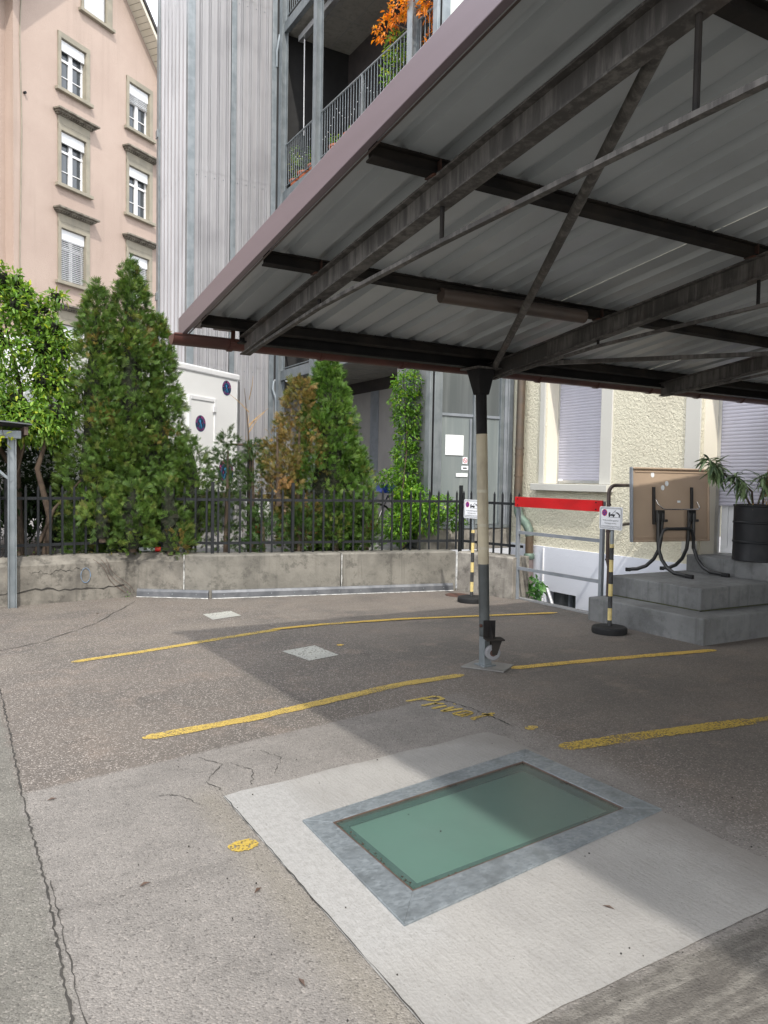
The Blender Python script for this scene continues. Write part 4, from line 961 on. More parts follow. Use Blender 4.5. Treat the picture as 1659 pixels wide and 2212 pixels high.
part(pbox(B(), SLF+.1, SRT-.1, .5, ZE, -2.5, -2.4), 'inner_wall', 'darkroom', pt)
def wbox(b, *a): return pbox(b, *a)
for k, (sc, zs, zt, _) in enumerate(wins):
    s0, s1, h0, h1 = sc-.52, sc+.50, zs+.08, zt-.18
    ws = B(); wbox(ws, s0-.12, s0-.001, zs+.08, zt, -.02, .05); wbox(ws, s1+.001, s1+.16, zs+.08, zt, -.02, .05); wbox(ws, s0-.12, s1+.16, zt-.179, zt+.001, -.02, .052)
    if zs < 13: wbox(ws, s0-.12, s1+.16, zt+.002, zt+.26, -.02, .045)
    sf = part(ws, 'window_surround', 'stonetrim', pt, None, .01)
    rv = B(); wbox(rv, s0-.1, s0, h0, h1, -.22, -.021); wbox(rv, s1, s1+.1, h0, h1, -.22, -.021); wbox(rv, s0-.1, s1+.1, h0-.1, h0, -.22, -.021); wbox(rv, s0-.1, s1+.1, h1, h1+.1, -.22, -.021); part(rv, 'window_reveal', 'stonetrim', sf)
    part(wbox(B(), s0-.22, s1+.24, zs-.03, zs+.079, -.2, .14), 'window_sill', 'stonetrim', pt, None, .01)
    if zs < 13:
        cb = B(); wbox(cb, s0-.2, s1+.24, zt+.26, zt+.31, -.02, .10); wbox(cb, s0-.25, s1+.30, zt+.31, zt+.36, -.02, .20); wbox(cb, s0-.30, s1+.36, zt+.36, zt+.42, -.02, .30)
        cn_ = part(cb, 'cornice', 'cornice', pt, None, .01)
        cb = B()
        for i in range(15): u = s0-.15+i*(s1-s0+.36)/14; wbox(cb, u-.022, u+.022, zt+.275, zt+.309, .101, .16)
        part(cb, 'dentils', 'cornice', cn_)
    wn_ = B(); wbox(wn_, s0, s0+.06, h0, h1-.3, -.20, -.14); wbox(wn_, s1-.06, s1, h0, h1-.3, -.20, -.14); wbox(wn_, (s0+s1)/2-.07, (s0+s1)/2+.07, h0, h1-.3, -.20, -.12); wbox(wn_, s0+.06, s1-.06, h0, h0+.06, -.20, -.14); wbox(wn_, s0, s1, h1-.62, h1-.55, -.20, -.13)
    for q0, q1 in ((s0+.06, (s0+s1)/2-.07), ((s0+s1)/2+.07, s1-.06)): wbox(wn_, q0, q1, h0+.48, h0+.505, -.19, -.15)
    wi = part(wn_, 'window', 'white', pt)
    part(wbox(B(), s0+.06, s1-.06, h0+.06, h1-.25, -.185, -.18), 'window_pane', 'pane', wi)
    part(wbox(B(), s0+.01, s1-.01, h1-.34, h1-.01, -.10, -.04), 'blind_box', 'blindbox', wi, None, .01)
    if zs < 9 or (k == 1):
        sb = B(); zt_ = h1-.36; zb_ = h0+.04 if zs < 9 else h1-.62
        while zt_ > zb_: wbox(sb, s0+.04, s1-.04, zt_, zt_+.012, -.11, -.05); zt_ -= .062
        part(sb, 'venetian_blind', 'blindbox', wi)
    else:
        cu_ = B(); wbox(cu_, s0+.07, s0+.25, h0+.06, h1-.6, -.24, -.23); wbox(cu_, s1-.25, s1-.07, h0+.06, h1-.6, -.24, -.23); part(cu_, 'curtain', 'curtain', wi)
ws = B(); wbox(ws, a0-.10, a0-.001, az0, az1, -.02, .05); wbox(ws, a1+.001, a1+.26, az0, az1, -.02, .05); part(ws, 'window_surround', 'stonetrim', pt)
part(wbox(B(), a0-.2, a1+.32, az0-.1, az0-.001, -.1, .14), 'window_sill', 'stonetrim', pt, None, .01)
sb = B(); z = az0+.03
while z < az1: wbox(sb, a0, a1, z, z+.034, -.10, -.06); z += .045
part(sb, 'venetian_blind', 'blindbox', pt)
# gable roof: boarded soffit, barge board, tiles; runs back 8 m and overhangs .55 m
for sg in (1, -1):
    s_e = SRT+.35 if sg > 0 else SLF-.35; z_e = ZE-.35*1.11
    def roof(b, o0, o1, d0, d1):
        vs = [Q(SC, ZR+o, d) for o in (o0, o1) for d in (d0, d1)] + [Q(s_e, z_e+o, d) for o in (o0, o1) for d in (d0, d1)]
        return b.add(vs, [(0, 1, 3, 2), (4, 6, 7, 5), (0, 4, 5, 1), (2, 3, 7, 6), (0, 2, 6, 4), (1, 5, 7, 3)])
    rf = part(roof(B(), .17, .32, .62, -8), 'roof_slope', 'rooftile', pt)
    part(roof(B(), .02, .168, .50, -8), 'boarded_soffit', 'soffitwood', rf)
    part(roof(B(), -.02, .166, .56, .501), 'barge_board', 'soffitwood', rf)
    b = B(); n = 26
    for i in range(n):
        f = (i+.5)/n; s_ = SC+(s_e-SC)*f; z_ = ZR+(z_e-ZR)*f; v = [Q(s_, z_+.014, .02), Q(s_, z_+.014, .49), Q(s_+.012*sg, z_+.014-.013, .49), Q(s_+.012*sg, z_+.014-.013, .02)]; b.add(v, [(0, 1, 2, 3)])
    part(b, 'soffit_joint', 'stonetrim', rf)
part(wbox(B(), -18, SLF-.38, ZE-.3, ZE-.05, -.35, .3), 'eave_soffit', 'soffitwood', pt)
part(wbox(B(), SRT-.05, SRT+.5, ZE-.55, ZE-.1, -.3, .55), 'eave_box', 'soffitwood', pt)
b = B(); b.tube([Q(SRT+.05, ZE-.5, .3), Q(SRT+.02, ZE-2.9, .25), Q(SRT-.02, ZE-3.2, .12), Q(SRT-.02, .5, .12)], .07, 10); part(b, 'rain_pipe', 'brownpipe', pt, 50)
b = B(); b.tube([Q(SLF+.3, ZE+.2, .02), Q(SLF+.22, ZE-1.5, .02), Q(SLF+.28, 12, .02), Q(SLF+.2, 8, .02), Q(SLF+.25, .6, .02)], .018, 6); part(b, 'wall_cable', 'stonetrim', pt)
part(B().cyl(Q(-1.72, 13.05), Q(-1.72, 13.05, .08), .04, n=8), 'wall_bolt', 'darkiron', pt)

# ------------------------------------------------------------------ white box trailer with round stickers
AT = R(90-54); TE = Vector((math.cos(AT), math.sin(AT), 0)); TN = Vector((TE.y, -TE.x, 0)); TP = Vector((5.02, 14.43, 0)); TK = 1.154
tr = thing('white_box_trailer', 'white box trailer with round dark music stickers behind the fence', 'trailer', tuple(TP+Vector((0, 0, .46))))
def TQ(s, z, d=0): v = TP+TE*(s*TK)+TN*d; return Vector((v.x, v.y, 1.55+(z-1.55)*TK))
def tbox(b, s0, s1, z0, z1, d0, d1):
    vs = [TQ(s, z, d) for d in (d0, d1) for s, z in ((s0, z0), (s1, z0), (s1, z1), (s0, z1))]
    return b.add(vs, [(0, 1, 2, 3), (7, 6, 5, 4), (0, 4, 5, 1), (1, 5, 6, 2), (2, 6, 7, 3), (3, 7, 4, 0)])
TL = 4.0
part(tbox(B(), -TL, 0, 1.28, 3.22, -2.05, 0), 'box_body', 'trailerwhite', tr, None, .02)
part(tbox(B(), -TL-.02, .03, 3.14, 3.25, -2.07, .025), 'roof_trim', 'white', tr, None, .03)
for s0, s1 in ((-.045, .03), (-TL-.03, -TL+.045)): part(tbox(B(), s0, s1, 1.27, 3.139, -.05, .022), 'corner_trim', 'alu', tr, None, .01)
dd = part(tbox(B(), -1.27, -.69, 1.55, 2.72, .001, .02), 'service_door', 'trailerwhite', tr, None, .008)
b = B(); tbox(b, -1.33, -1.27, 1.50, 2.78, .001, .035); tbox(b, -.69, -.63, 1.50, 2.78, .001, .035); tbox(b, -1.27, -.69, 2.72, 2.78, .001, .035); part(b, 'door_frame', 'white', dd, None, .008)
part(tbox(B(), -.74, -.67, 2.56, 2.66, .036, .06), 'door_catch', 'white', dd, None, .006)
part(tbox(B(), -TL, .0, .98, 1.27, -1.6, -.35), 'chassis', 'black', tr)
part(tbox(B(), -TL+.1, -.1, 1.2, 1.27, -2.0, -.02), 'floor_frame', 'wood', tr)
for s in (-1.6, -2.3, -3.5):
    wc_ = TQ(s, .891, -.25); wh = part(B().tube([wc_-TN*.11, wc_-TN*.09, wc_+TN*.09, wc_+TN*.11], [.30, .33, .33, .30], 24), 'wheel', 'rubber', tr, 40)
    part(B().cyl(wc_+TN*.10, wc_+TN*.115, .19, n=16), 'rim', 'alu', wh, 40)
b = B(); tbox(b, -3.9, -2.7, 1.0, 1.27, -.06, .02); part(b, 'side_skirt', 'greypanel', tr, None, .02)
for s in (-.35, ): part(B().cyl(TQ(s, .606, -.4), TQ(s, 1.2, -.4), .05, n=10), 'support_leg', 'darkiron', tr)
def sticker(s, z, r, low, kind=0):
    m = frame(TQ(s, z, .0225 if kind == 0 else .004), TE, (0, 0, 1))
    n = 32; r *= TK
    def dsc(rad, zz, mat, r2=None, par=None, nm='sticker'):
        if r2 is None: bb = B().add([(rad*math.cos(2*math.pi*i/n), rad*math.sin(2*math.pi*i/n), zz) for i in range(n)], [tuple(range(n))])
        else: bb = B().add([(q*math.cos(2*math.pi*i/n), q*math.sin(2*math.pi*i/n), zz) for q in (rad, r2) for i in range(n)], [(i, (i+1) % n, n+(i+1) % n, n+i) for i in range(n)])
        return part(bb, nm, mat, par or tr)
    o = dsc(r, 0, 'navy'); place(o, m)
    for q in (.94, .66, .58): dsc(r*q, .001, 'neonblue', r*(q-.022), o, 'sticker_ring')
    def arc_text(txt, rad, size, mat, a0, da, flip=False):
        for i, chh in enumerate(txt):
            if chh == ' ': continue
            a = a0+da*i; me = text_mesh(chh, size, mat); q = ob('sticker_letter', me, o)
            q.matrix_basis = Matrix.Translation((rad*math.cos(a), rad*math.sin(a), .002)) @ Matrix.Rotation(a+(math.pi/2 if flip else -math.pi/2), 4, 'Z')
    arc_text('EPIC VOICE', r*.79, r*.36, 'neonpink', R(168), -R(17.5))
    arc_text(low, r*.80, r*.2, 'neonpink', R(222), R(9.5), True)
    mm = B()   # microphone and its looping cable
    hd_ = [(-.10*r+.17*r*math.cos(2*math.pi*i/14), .26*r+.19*r*math.sin(2*math.pi*i/14), .003) for i in range(14)]; mm.add(hd_, [tuple(range(14))])
    mm.add([(-.14*r, .10*r, .003), (.02*r, .14*r, .003), (.26*r, -.36*r, .003), (.16*r, -.40*r, .003)], [(0, 3, 2, 1)])
    cab = [(.2*r, -.38*r), (.1*r, -.5*r), (-.02*r, -.3*r), (-.12*r, -.16*r), (-.24*r, -.24*r), (-.2*r, -.42*r), (-.3*r, -.5*r)]
    for i in range(len(cab)-1): mm.bar((*cab[i], .003), (*cab[i+1], .003), .05*r, .001)
    part(mm, 'microphone_symbol', 'neonblue', o)
    st = B()
    for u, v in ((-.36*r, -.06*r), (.36*r, .1*r)): st.bar((u, v-.07*r, .003), (u, v+.07*r, .003), .04*r, .001); st.bar((u-.05*r, v-.07*r, .003), (u+.02*r, v-.07*r, .003), .05*r, .001)
    part(st, 'note_symbol', 'neonpink', o)
sticker(-.33, 2.99, .122, 'EPIC VIBES', 1)
sticker(-1.03, 2.36, .128, 'BOOK ME NOW')
sticker(-.33, 1.62, .21, 'SING HERE', 1)

# ------------------------------------------------------------------ things standing behind the fence
bt = thing('bar_stand', 'black post stand with square brown board tops beside the trailer', 'stand', (4.15, 11.35, .46))
part(B().cyl((4.15, 11.35, .46), (4.15, 11.35, 2.02), .045, n=10), 'post', 'black', bt)
part(B().prism([(3.8, 11.25, 2.02), (4.3, 11.0, 2.02), (4.75, 11.45, 2.02), (4.25, 11.75, 2.02)], (0, 0, .022)), 'top_board', 'wood', bt)
part(B().prism([(4.15, 11.15, 1.22), (4.85, 11.15, 1.22), (4.95, 11.5, 1.22), (4.2, 11.55, 1.22)], (0, 0, .05)), 'lower_board', 'wood', bt)
part(B().cyl((4.62, 11.3, .46), (4.62, 11.3, 1.22), .04, n=10), 'leg', 'black', bt)
cbx = thing('cool_box', 'white cool box on a small grey side table behind the fence', 'box', (4.55, 12.0, .9)); part(B().box((4.35, 11.85, .86), (4.68, 12.1, 1.14)), 'body', 'white', cbx, None, .015); part(B().box((4.34, 11.84, .845), (4.69, 12.11, .87)), 'lid_band', 'greyframe', cbx); part(B().box((4.46, 11.844, .95), (4.52, 11.849, .985)), 'label_patch', 'paper', cbx)
bs = thing('side_table', 'small grey metal side table under the cool box', 'table', (4.5, 12, .46)); part(B().box((4.3, 11.8, .82), (4.8, 12.15, .84)), 'table_top', 'alu', bs); part(B().box((4.3, 11.8, .60), (4.8, 12.15, .615)), 'shelf', 'alu', bs)
for x, y in ((4.32, 11.82), (4.78, 11.82), (4.32, 12.13), (4.78, 12.13)): part(B().cyl((x, y, .46), (x, y, .82), .012, n=8), 'leg', 'chrome', bs)
b = B(); b.add([(4.36, 11.85, .62), (4.62, 11.85, .62), (4.62, 12.0, .62), (4.36, 12.0, .62), (4.46, 11.9, .79), (4.56, 11.9, .79)], [(0, 3, 2, 1), (0, 1, 5, 4), (1, 2, 5), (2, 3, 4, 5), (3, 0, 4)]); one(b, 'red_bag', 'redbag', 'red triangular bag on the shelf below the cool box', 'bag', bevel=.02)
chn = thing('shell_chair', 'brown plastic shell chair on thin metal legs behind the fence', 'chair', (5.1, 12.1, .46))
sv = []
for i in range(7):
    f = i/6; 
    for j in range(5):
        u = (j-2)/2*.2; yy, z = ((12.28-.30*f/.5, .88+.02*u*u*10) if f <= .5 else (11.98+.02, 0)); 
        if f <= .5: p = (5.1+u, 11.92+.36*f/.5, .88+.5*u*u)
        else: g = (f-.5)/.5; p = (5.1+u*(1-.15*g), 12.28+.06*g-.3*u*u, .88+.36*g+.3*u*u)
        sv.append(p)
o = part(B().add(sv, [(i*5+j, i*5+j+1, (i+1)*5+j+1, (i+1)*5+j) for i in range(6) for j in range(4)]), 'seat_shell', 'brownplastic', chn, 80); o.modifiers.new('t', 'SOLIDIFY').thickness = .012
for x, y in ((4.95, 11.98), (5.25, 11.98), (4.95, 12.28), (5.25, 12.28)): part(B().cyl((x, y, .88), (x+(.03 if x > 5.1 else -.03), y, .46), .010, n=8), 'leg', 'chrome', chn)
bk = thing('covered_bicycle', 'bicycle with a blue cover over its saddle behind the right thuja', 'bicycle', (6.75, 11.6, .46))
for x in (6.55, 7.45):
    rg = [(x+.32*math.cos(2*math.pi*i/24), 11.55+.02, .46+.33+.32*math.sin(2*math.pi*i/24)) for i in range(25)]; part(B().tube(rg, .018, 6), 'wheel', 'rubber', bk, 60)
part(B().tube([(6.55, 11.57, .8), (6.75, 11.57, 1.25), (7.3, 11.57, 1.25), (7.45, 11.57, .8)], .018, 6).tube([(6.75, 11.57, 1.25), (7.0, 11.57, .78), (7.3, 11.57, 1.25)], .016, 6).tube([(6.55, 11.57, .8), (7.0, 11.57, .78)], .012, 6), 'frame', 'chrome', bk, 60)
part(B().tube([(7.3, 11.57, 1.25), (7.32, 11.57, 1.42), (7.25, 11.35, 1.46)], .012, 6), 'handlebar', 'chrome', bk, 60)
b = B(); b.add([(6.5, 11.4, 1.3), (6.95, 11.4, 1.3), (6.95, 11.75, 1.3), (6.5, 11.75, 1.3), (6.58, 11.45, 1.47), (6.88, 11.48, 1.44), (6.86, 11.68, 1.46), (6.6, 11.7, 1.43)], [(0, 3, 2, 1), (4, 5, 6, 7), (0, 1, 5, 4), (1, 2, 6, 5), (2, 3, 7, 6), (3, 0, 4, 7)]); part(b, 'cover', 'blue', bk, None, .03)
bo = thing('drink_bottle', 'small clear drink bottle with a red cap lying on the boundary wall', 'bottle', (2.28, 10.02, .58))
part(B().tube([(2.22, 10.12, .59), (2.36, 10.05, .59), (2.40, 10.03, .59)], [.03, .03, .016], 10), 'body', glass_mat('clear_plastic', (.5, .55, .58), .1), bo, 50); part(B().cyl((2.40, 10.03, .59), (2.46, 10.0, .59), .03, n=10), 'label', 'redbag', bo, 50)

# ------------------------------------------------------------------ lean-to shelter at the left edge
sh_ = thing('lean_to_shelter', 'galvanised lean-to shelter with a corrugated roof at the left wall', 'shelter', (.68, 9.6, 0))
b = B(); b.box((.66, 9.63, 0), (.672, 9.73, 1.95)); b.box((.738, 9.63, 0), (.75, 9.73, 1.95)); b.box((.672, 9.675, 0), (.738, 9.685, 1.95)); part(b, 'post', 'galv', sh_, None, .002)
b = B(); b.bar((.70, 9.68, 1.45), (.2, 9.68, 1.9), .03, .03); part(b, 'brace', 'galv', sh_)
part(B().box((-3, 9.62, 1.93), (.80, 9.74, 2.02)), 'front_beam', 'galv', sh_, None, .003)
for y in (10.1, 10.7, 11.3): part(B().box((-3, y, 1.97), (.86, y+.06, 2.03)), 'roof_batten', 'wood', sh_)
part(B().box((.82, 9.5, 1.97), (.86, 11.7, 2.06)), 'verge_board', 'wood', sh_)
b = B(); vs = []; n = 60
for i in range(n+1):
    y = 9.45+2.3*i/n
    for x in (-3, .9): vs.append((x, y, 2.085+(.012 if i % 2 else -.004)+(.9-x)*.07))
part(B().add(vs, [(2*i, 2*i+1, 2*i+3, 2*i+2) for i in range(n)]), 'corrugated_roof', 'flashing', sh_, 60)
# ------------------------------------------------------------------ folding table on its side, oil drum and plant
tt = thing('folding_table', 'beige folding camping table standing with its top tipped up on the steps', 'table', (7.42, 6.05, .49))
ang = R(-8); te = Vector((math.cos(ang), math.sin(ang), 0)); tn = Vector((math.sin(ang), -math.cos(ang), 0)); TO = Vector((7.51, 6.21, 0))
def T(s, d, z): return TO + te*s + tn*d + Vector((0, 0, z))
def T2(s, d, z): return T(s, d-.05*(z-1.15), z)      # the top leans back
def tb(b, s0, s1, d0, d1, z0, z1):
    vs = [T2(s, d, z) for z in (z0, z1) for s, d in ((s0, d0), (s1, d0), (s1, d1), (s0, d1))]
    return b.add(vs, [(0, 3, 2, 1), (4, 5, 6, 7), (0, 1, 5, 4), (1, 2, 6, 5), (2, 3, 7, 6), (3, 0, 4, 7)])
part(tb(B(), -.57, .57, -.012, .012, .875, 1.725), 'table_top', 'tabletop', tt, None, .01)
part(tb(B(), -.585, -.565, -.016, .034, .865, 1.735), 'edge_rim', 'greyframe', tt, None, .006)
b = B(); tb(b, .565, .585, -.016, .034, .865, 1.735); tb(b, -.565, .565, -.016, .034, .865, .885); tb(b, -.565, .565, -.016, .034, 1.715, 1.735); part(b, 'edge_rim', 'tabletop', tt, None, .006)
b = B(); tb(b, -.53, .53, .012, .020, 1.678, 1.69); tb(b, -.53, .53, .012, .020, .915, .927); part(b, 'underside_rib', 'tabletop', tt)
for s, z in ((-.27, 1.65), (-.06, 1.55), (-.12, 1.50)):
    part(B().add([T2(s+.027*math.cos(i*math.pi/5), .0135, z+.032*math.sin(i*math.pi/5)) for i in range(10)], [tuple(range(10))]), 'round_sticker', 'paper', tt)
part(tb(B(), .10, .145, .0125, .0145, 1.325, 1.35), 'maker_label', 'paper', tt)
for s in (-.27, .30):
    part(tb(B(), s-.012, s+.012, .016, .05, 1.07, 1.51), 'hinge_bar', 'tableblack', tt, None, .003)
    part(tb(B(), (-.27 if s < 0 else .20), (-.15 if s < 0 else .32), .06, .085, 1.10, 1.24), 'hinge_bracket', 'tableblack', tt, None, .006)
    part(tb(B(), (-.16 if s < 0 else .31), (-.11 if s < 0 else .36), .06, .09, 1.10, 1.13), 'lock_lever', 'tableblack', tt, None, .006)
def foot(name, s, sgn, side, z0=1.2):
    pl = [T(s, .07, z0), T(s, .07+sgn*.01, .9), T(s+side*.01, .07+sgn*.02, .78), T(s+side*.03, .07+sgn*.07, .66), T(s+side*.06, .07+sgn*.15, .57), T(s+side*.10, .07+sgn*.24, .525), T(s+side*.16, .07+sgn*(.46 if sgn > 0 else .30), .515)]
    o = part(B().tube(pl, .022, 10), name, 'tableblack', tt, 50)
    e0, e1 = pl[-2].lerp(pl[-1], .7), pl[-1]+(pl[-1]-pl[-2]).normalized()*.03
    part(B().bar((e0.x, e0.y, .513), (e1.x, e1.y, .513), .04, .044), 'foot_cap', 'rubber', o, None, .006)
foot('leg', -.24, 1, .5, 1.2); foot('leg', -.18, -1, -1.4, 1.2); foot('leg', .29, 1, .5, 1.2); foot('leg', .23, -1, -.7, 1.2)
pl = [T(-.235, .09, .78), T(-.225, .10, .92), T(-.19, .105, 1.0), T(-.14, .105, 1.02), T(.19, .105, 1.02), T(.24, .105, 1.0), T(.275, .10, .92), T(.285, .09, .78)]
part(B().tube(pl, .020, 10), 'cross_bow', 'tableblack', tt, 50)
pl = [T(-.26, .05, 1.36), T(-.25, .07, 1.31), T(-.20, .09, 1.265), T(-.16, .09, 1.25), T(.34, .09, 1.25), T(.37, .08, 1.27), T(.345, .06, 1.34)]
part(B().tube(pl, .008, 8), 'wire_stay', 'chrome', tt, 50)

DC = Vector((8.06, 5.46, .692)); dm = thing('oil_drum_planter', 'black oil drum used as a planter beside the cream house door', 'drum', tuple(DC))
pr = [(.235, 0), (.25, .006), (.25, .02), (.245, .03), (.245, .20), (.252, .208), (.252, .222), (.245, .23), (.245, .42), (.252, .428), (.252, .442), (.245, .45), (.245, .61), (.252, .62), (.252, .635), (.243, .64), (.236, .63), (.236, .60)]
part(B().lathe(pr, DC, 40, False), 'shell', 'drum', dm, 30)
part(B().lathe([(.001, 0), (.235, .0)], DC+Vector((0, 0, .01)), 40, False), 'bottom', 'drum', dm)
part(B().lathe([(.001, .60), (.12, .605), (.236, .595)], DC, 24, False), 'soil', 'soil', dm)
pn = thing('oleander_plant', 'leggy oleander with long drooping leaves growing from the black drum', 'plant', tuple(DC+Vector((0, 0, .6))))
def longleaf(name, mat, bend, wd=.062):
    b = B(); n = 7; vs = []
    for i in range(n+1):
        f = i/n; wv = wd*math.sin(math.pi*min(1, f*.92+.05))**.8*(1 if f < 1 else .05); x = math.sin(bend*f)/bend; z = -(1-math.cos(bend*f))/bend
        vs += [(x, -wv, z+wv*.35), (x, 0, z), (x, wv, z+wv*.35)]
    for i in range(n): a = 3*i; b.add([], []); b.f += [(a, a+3, a+4, a+1), (a+1, a+4, a+5, a+2)]
    b.v = vs; return b.mesh(name, mat, 80)
LM = [longleaf('leaf', 'longleaf', k) for k in (.3, .8, 1.3)]; DL = [longleaf('leaf', 'corpse', k, .07) for k in (.6, 1.2)]
LM2 = [longleaf('leaf', M('dark_leathery_leaf', (.05, .095, .045), (.07, .115, .05), 14, .4), k) for k in (.5, 1.1)]
rr = random.Random(5)
stems = [([DC+Vector((-.10, 0, .6)), Vector((7.80, 5.48, 1.50)), Vector((7.58, 5.60, 1.70)), Vector((7.44, 5.66, 1.84))], 90), ([DC+Vector((-.12, -.03, .6)), Vector((7.86, 5.40, 1.48)), Vector((7.62, 5.46, 1.66))], 60),
         ([DC+Vector((.02, -.05, .6)), Vector((8.02, 5.36, 1.55)), Vector((7.96, 5.33, 1.66))], 44), ([DC+Vector((.05, .04, .6)), Vector((8.14, 5.44, 1.55)), Vector((8.15, 5.4, 1.72))], 22)]
for pts, n in stems:
    sm = part(B().tube([tuple(p) for p in pts], [.012]*(len(pts)-1)+[.006], 7), 'stem', 'bark', pn, 60)
    for i in range(n):
        f = rr.uniform(.3, 1)**.38*(len(pts)-1); k = min(int(f), len(pts)-2); p = pts[k].lerp(pts[k+1], f-k)
        o = inst(rr.choice(LM+LM2), 'leaf', pn, tuple(p), (rr.uniform(-.5, .5), rr.uniform(-.7, 1.35) if f > len(pts)-1.6 else rr.uniform(.3, 1.4), rr.uniform(0, 6.28)), (rr.uniform(.15, .26),)*3)
for i in range(14):
    p = DC+Vector((.03+rr.uniform(-.06, .08), -.10+rr.uniform(-.03, .03), rr.uniform(.68, .98))); inst(rr.choice(DL), 'leaf', pn, tuple(p), (rr.uniform(-.4, .4), rr.uniform(1.0, 1.5), rr.uniform(0, 6.28)), (rr.uniform(.10, .19),)*3)
for dx, dy in ((-.2, -.08), (.05, -.24), (.16, -.19)):
    for i in range(3): inst(DL[0], 'leaf', pn, tuple(DC+Vector((dx, dy, .66))), (rr.uniform(-.5, .5), rr.uniform(.9, 1.4), rr.uniform(0, 6.28)), (rr.uniform(.08, .13),)*3)
part(B().tube([(8.12, 5.4, 1.4), (8.11, 5.38, 1.8), (8.12, 5.37, 1.92)], .003, 5), 'dry_stalk', 'corpse', pn)

# ------------------------------------------------------------------ foliage
def colmesh(name, V, F, C, mat):
    """V (n,3), F list/array of quads or tris, C (n,3) colours"""
    me = bpy.data.meshes.new(name); nf, k = F.shape
    me.vertices.add(len(V)); me.vertices.foreach_set('co', V.astype(np.float32).ravel())
    me.loops.add(nf*k); me.loops.foreach_set('vertex_index', F.astype(np.int32).ravel())
    me.polygons.add(nf); me.polygons.foreach_set('loop_start', np.arange(0, nf*k, k, dtype=np.int32))
    me.update(calc_edges=True)
    at = me.color_attributes.new('Col', 'FLOAT_COLOR', 'POINT'); cc = np.ones((len(V), 4), np.float32); cc[:, :3] = C; at.data.foreach_set('color', cc.ravel())
    me.materials.append(MT[mat]); return me
def unit(v): return v/np.maximum(1e-9, np.linalg.norm(v, axis=1, keepdims=True))
def sprays(pos, out, size, col, k=13):
    """fan-shaped conifer sprays: k narrow leaflets in a plane round an axis"""
    n = len(pos); ax = unit(out*.8+RNG.normal(0, .42, (n, 3))+np.array([0, 0, .28])); r = unit(np.cross(ax, RNG.normal(0, 1, (n, 3)))); nn = np.cross(ax, r)
    sz = size*RNG.uniform(.65, 1.35, n); V = []; C = []
    for i in range(k):
        a = (i/(k-1)-.5)*1.9; f = i % 3; base = ax*((0, .3, .55)[f]*sz)[:, None]
        d = ax*math.cos(a)+r*math.sin(a)+nn*RNG.uniform(-.25, .25, (n, 1)); L = (sz*(1-.32*abs(a)/1.05)*RNG.uniform(.75, 1.1, n))[:, None]; sd = unit(np.cross(d, nn)); wv = L*.07
        p0 = pos+base; V += [p0, p0+d*L*.45-sd*wv, p0+d*L, p0+d*L*.45+sd*wv]
        c = col*RNG.uniform(.8, 1.2, (n, 1)); tip = c*np.array([1.45, 1.35, 1.1]); C += [c*.42, c*.9, tip, c*.9]  # leaflet bases darkened to paint in the shade between sprays
    V = np.stack(V, 1).reshape(-1, 3); C = np.stack(C, 1).reshape(-1, 3); F = np.arange(len(V)).reshape(-1, 4); return V, F, C
def leaves(pos, out, size, col, asp=.42):
    n = len(pos); d = unit(out*.7+RNG.normal(0, .6, (n, 3))+np.array([0, 0, -.25])); sd = unit(np.cross(d, RNG.normal(0, .5, (n, 3))+np.array([0, 0, 1.2]))); nn = np.cross(sd, d)
    L = (size*RNG.uniform(.6, 1.3, n))[:, None]; wv = L*asp*.5; up = nn*wv*.35; dr = np.array([0, 0, -1])*L*.12
    V = [pos, pos+d*L*.3-sd*wv*.9+up, pos+d*L*.65-sd*wv*.75+up+dr*.4, pos+d*L+dr, pos+d*L*.65+sd*wv*.75+up+dr*.4, pos+d*L*.3+sd*wv*.9+up, pos+d*L*.5+dr*.2]
    V = np.stack(V, 1).reshape(-1, 3); b_ = np.arange(n)*7; F = np.stack([np.stack([b_, b_+1, b_+2, b_+6], 1), np.stack([b_+6, b_+2, b_+3, b_+3], 1)], 1)
    F = np.concatenate([np.stack([b_, b_+6, b_+2, b_+1], 1), np.stack([b_, b_+5, b_+4, b_+6], 1)]); F3 = np.concatenate([np.stack([b_+6, b_+3, b_+2], 1), np.stack([b_+6, b_+4, b_+3], 1)])
    F = np.concatenate([np.stack([F[:, 0], F[:, 1], F[:, 2]], 1), np.stack([F[:, 0], F[:, 2], F[:, 3]], 1), F3]); return V, F, np.repeat(col*RNG.uniform(.75, 1.25, (n, 1)), 7, 0)
def pick(n, pal, wts):
    pal = np.array(pal); i = RNG.choice(len(pal), n, p=np.array(wts)/sum(wts)); return pal[i]
def core(b, base, top, rmax, prof, n=10, m=12, seed=1):  # solid dark core added to block light through the crown
    rr = random.Random(seed); vs = []
    for i in range(m+1):
        t_ = i/m; c = Vector(base).lerp(Vector(top), t_); 
        for j in range(n): a = 2*math.pi*j/n; r_ = rmax*prof(t_)*rr.uniform(.28, .5); vs.append((c.x+r_*math.cos(a), c.y+r_*math.sin(a), c.z))
    fs = [(i*n+j, i*n+(j+1) % n, (i+1)*n+(j+1) % n, (i+1)*n+j) for i in range(m) for j in range(n)]
    return b.add(vs, fs)
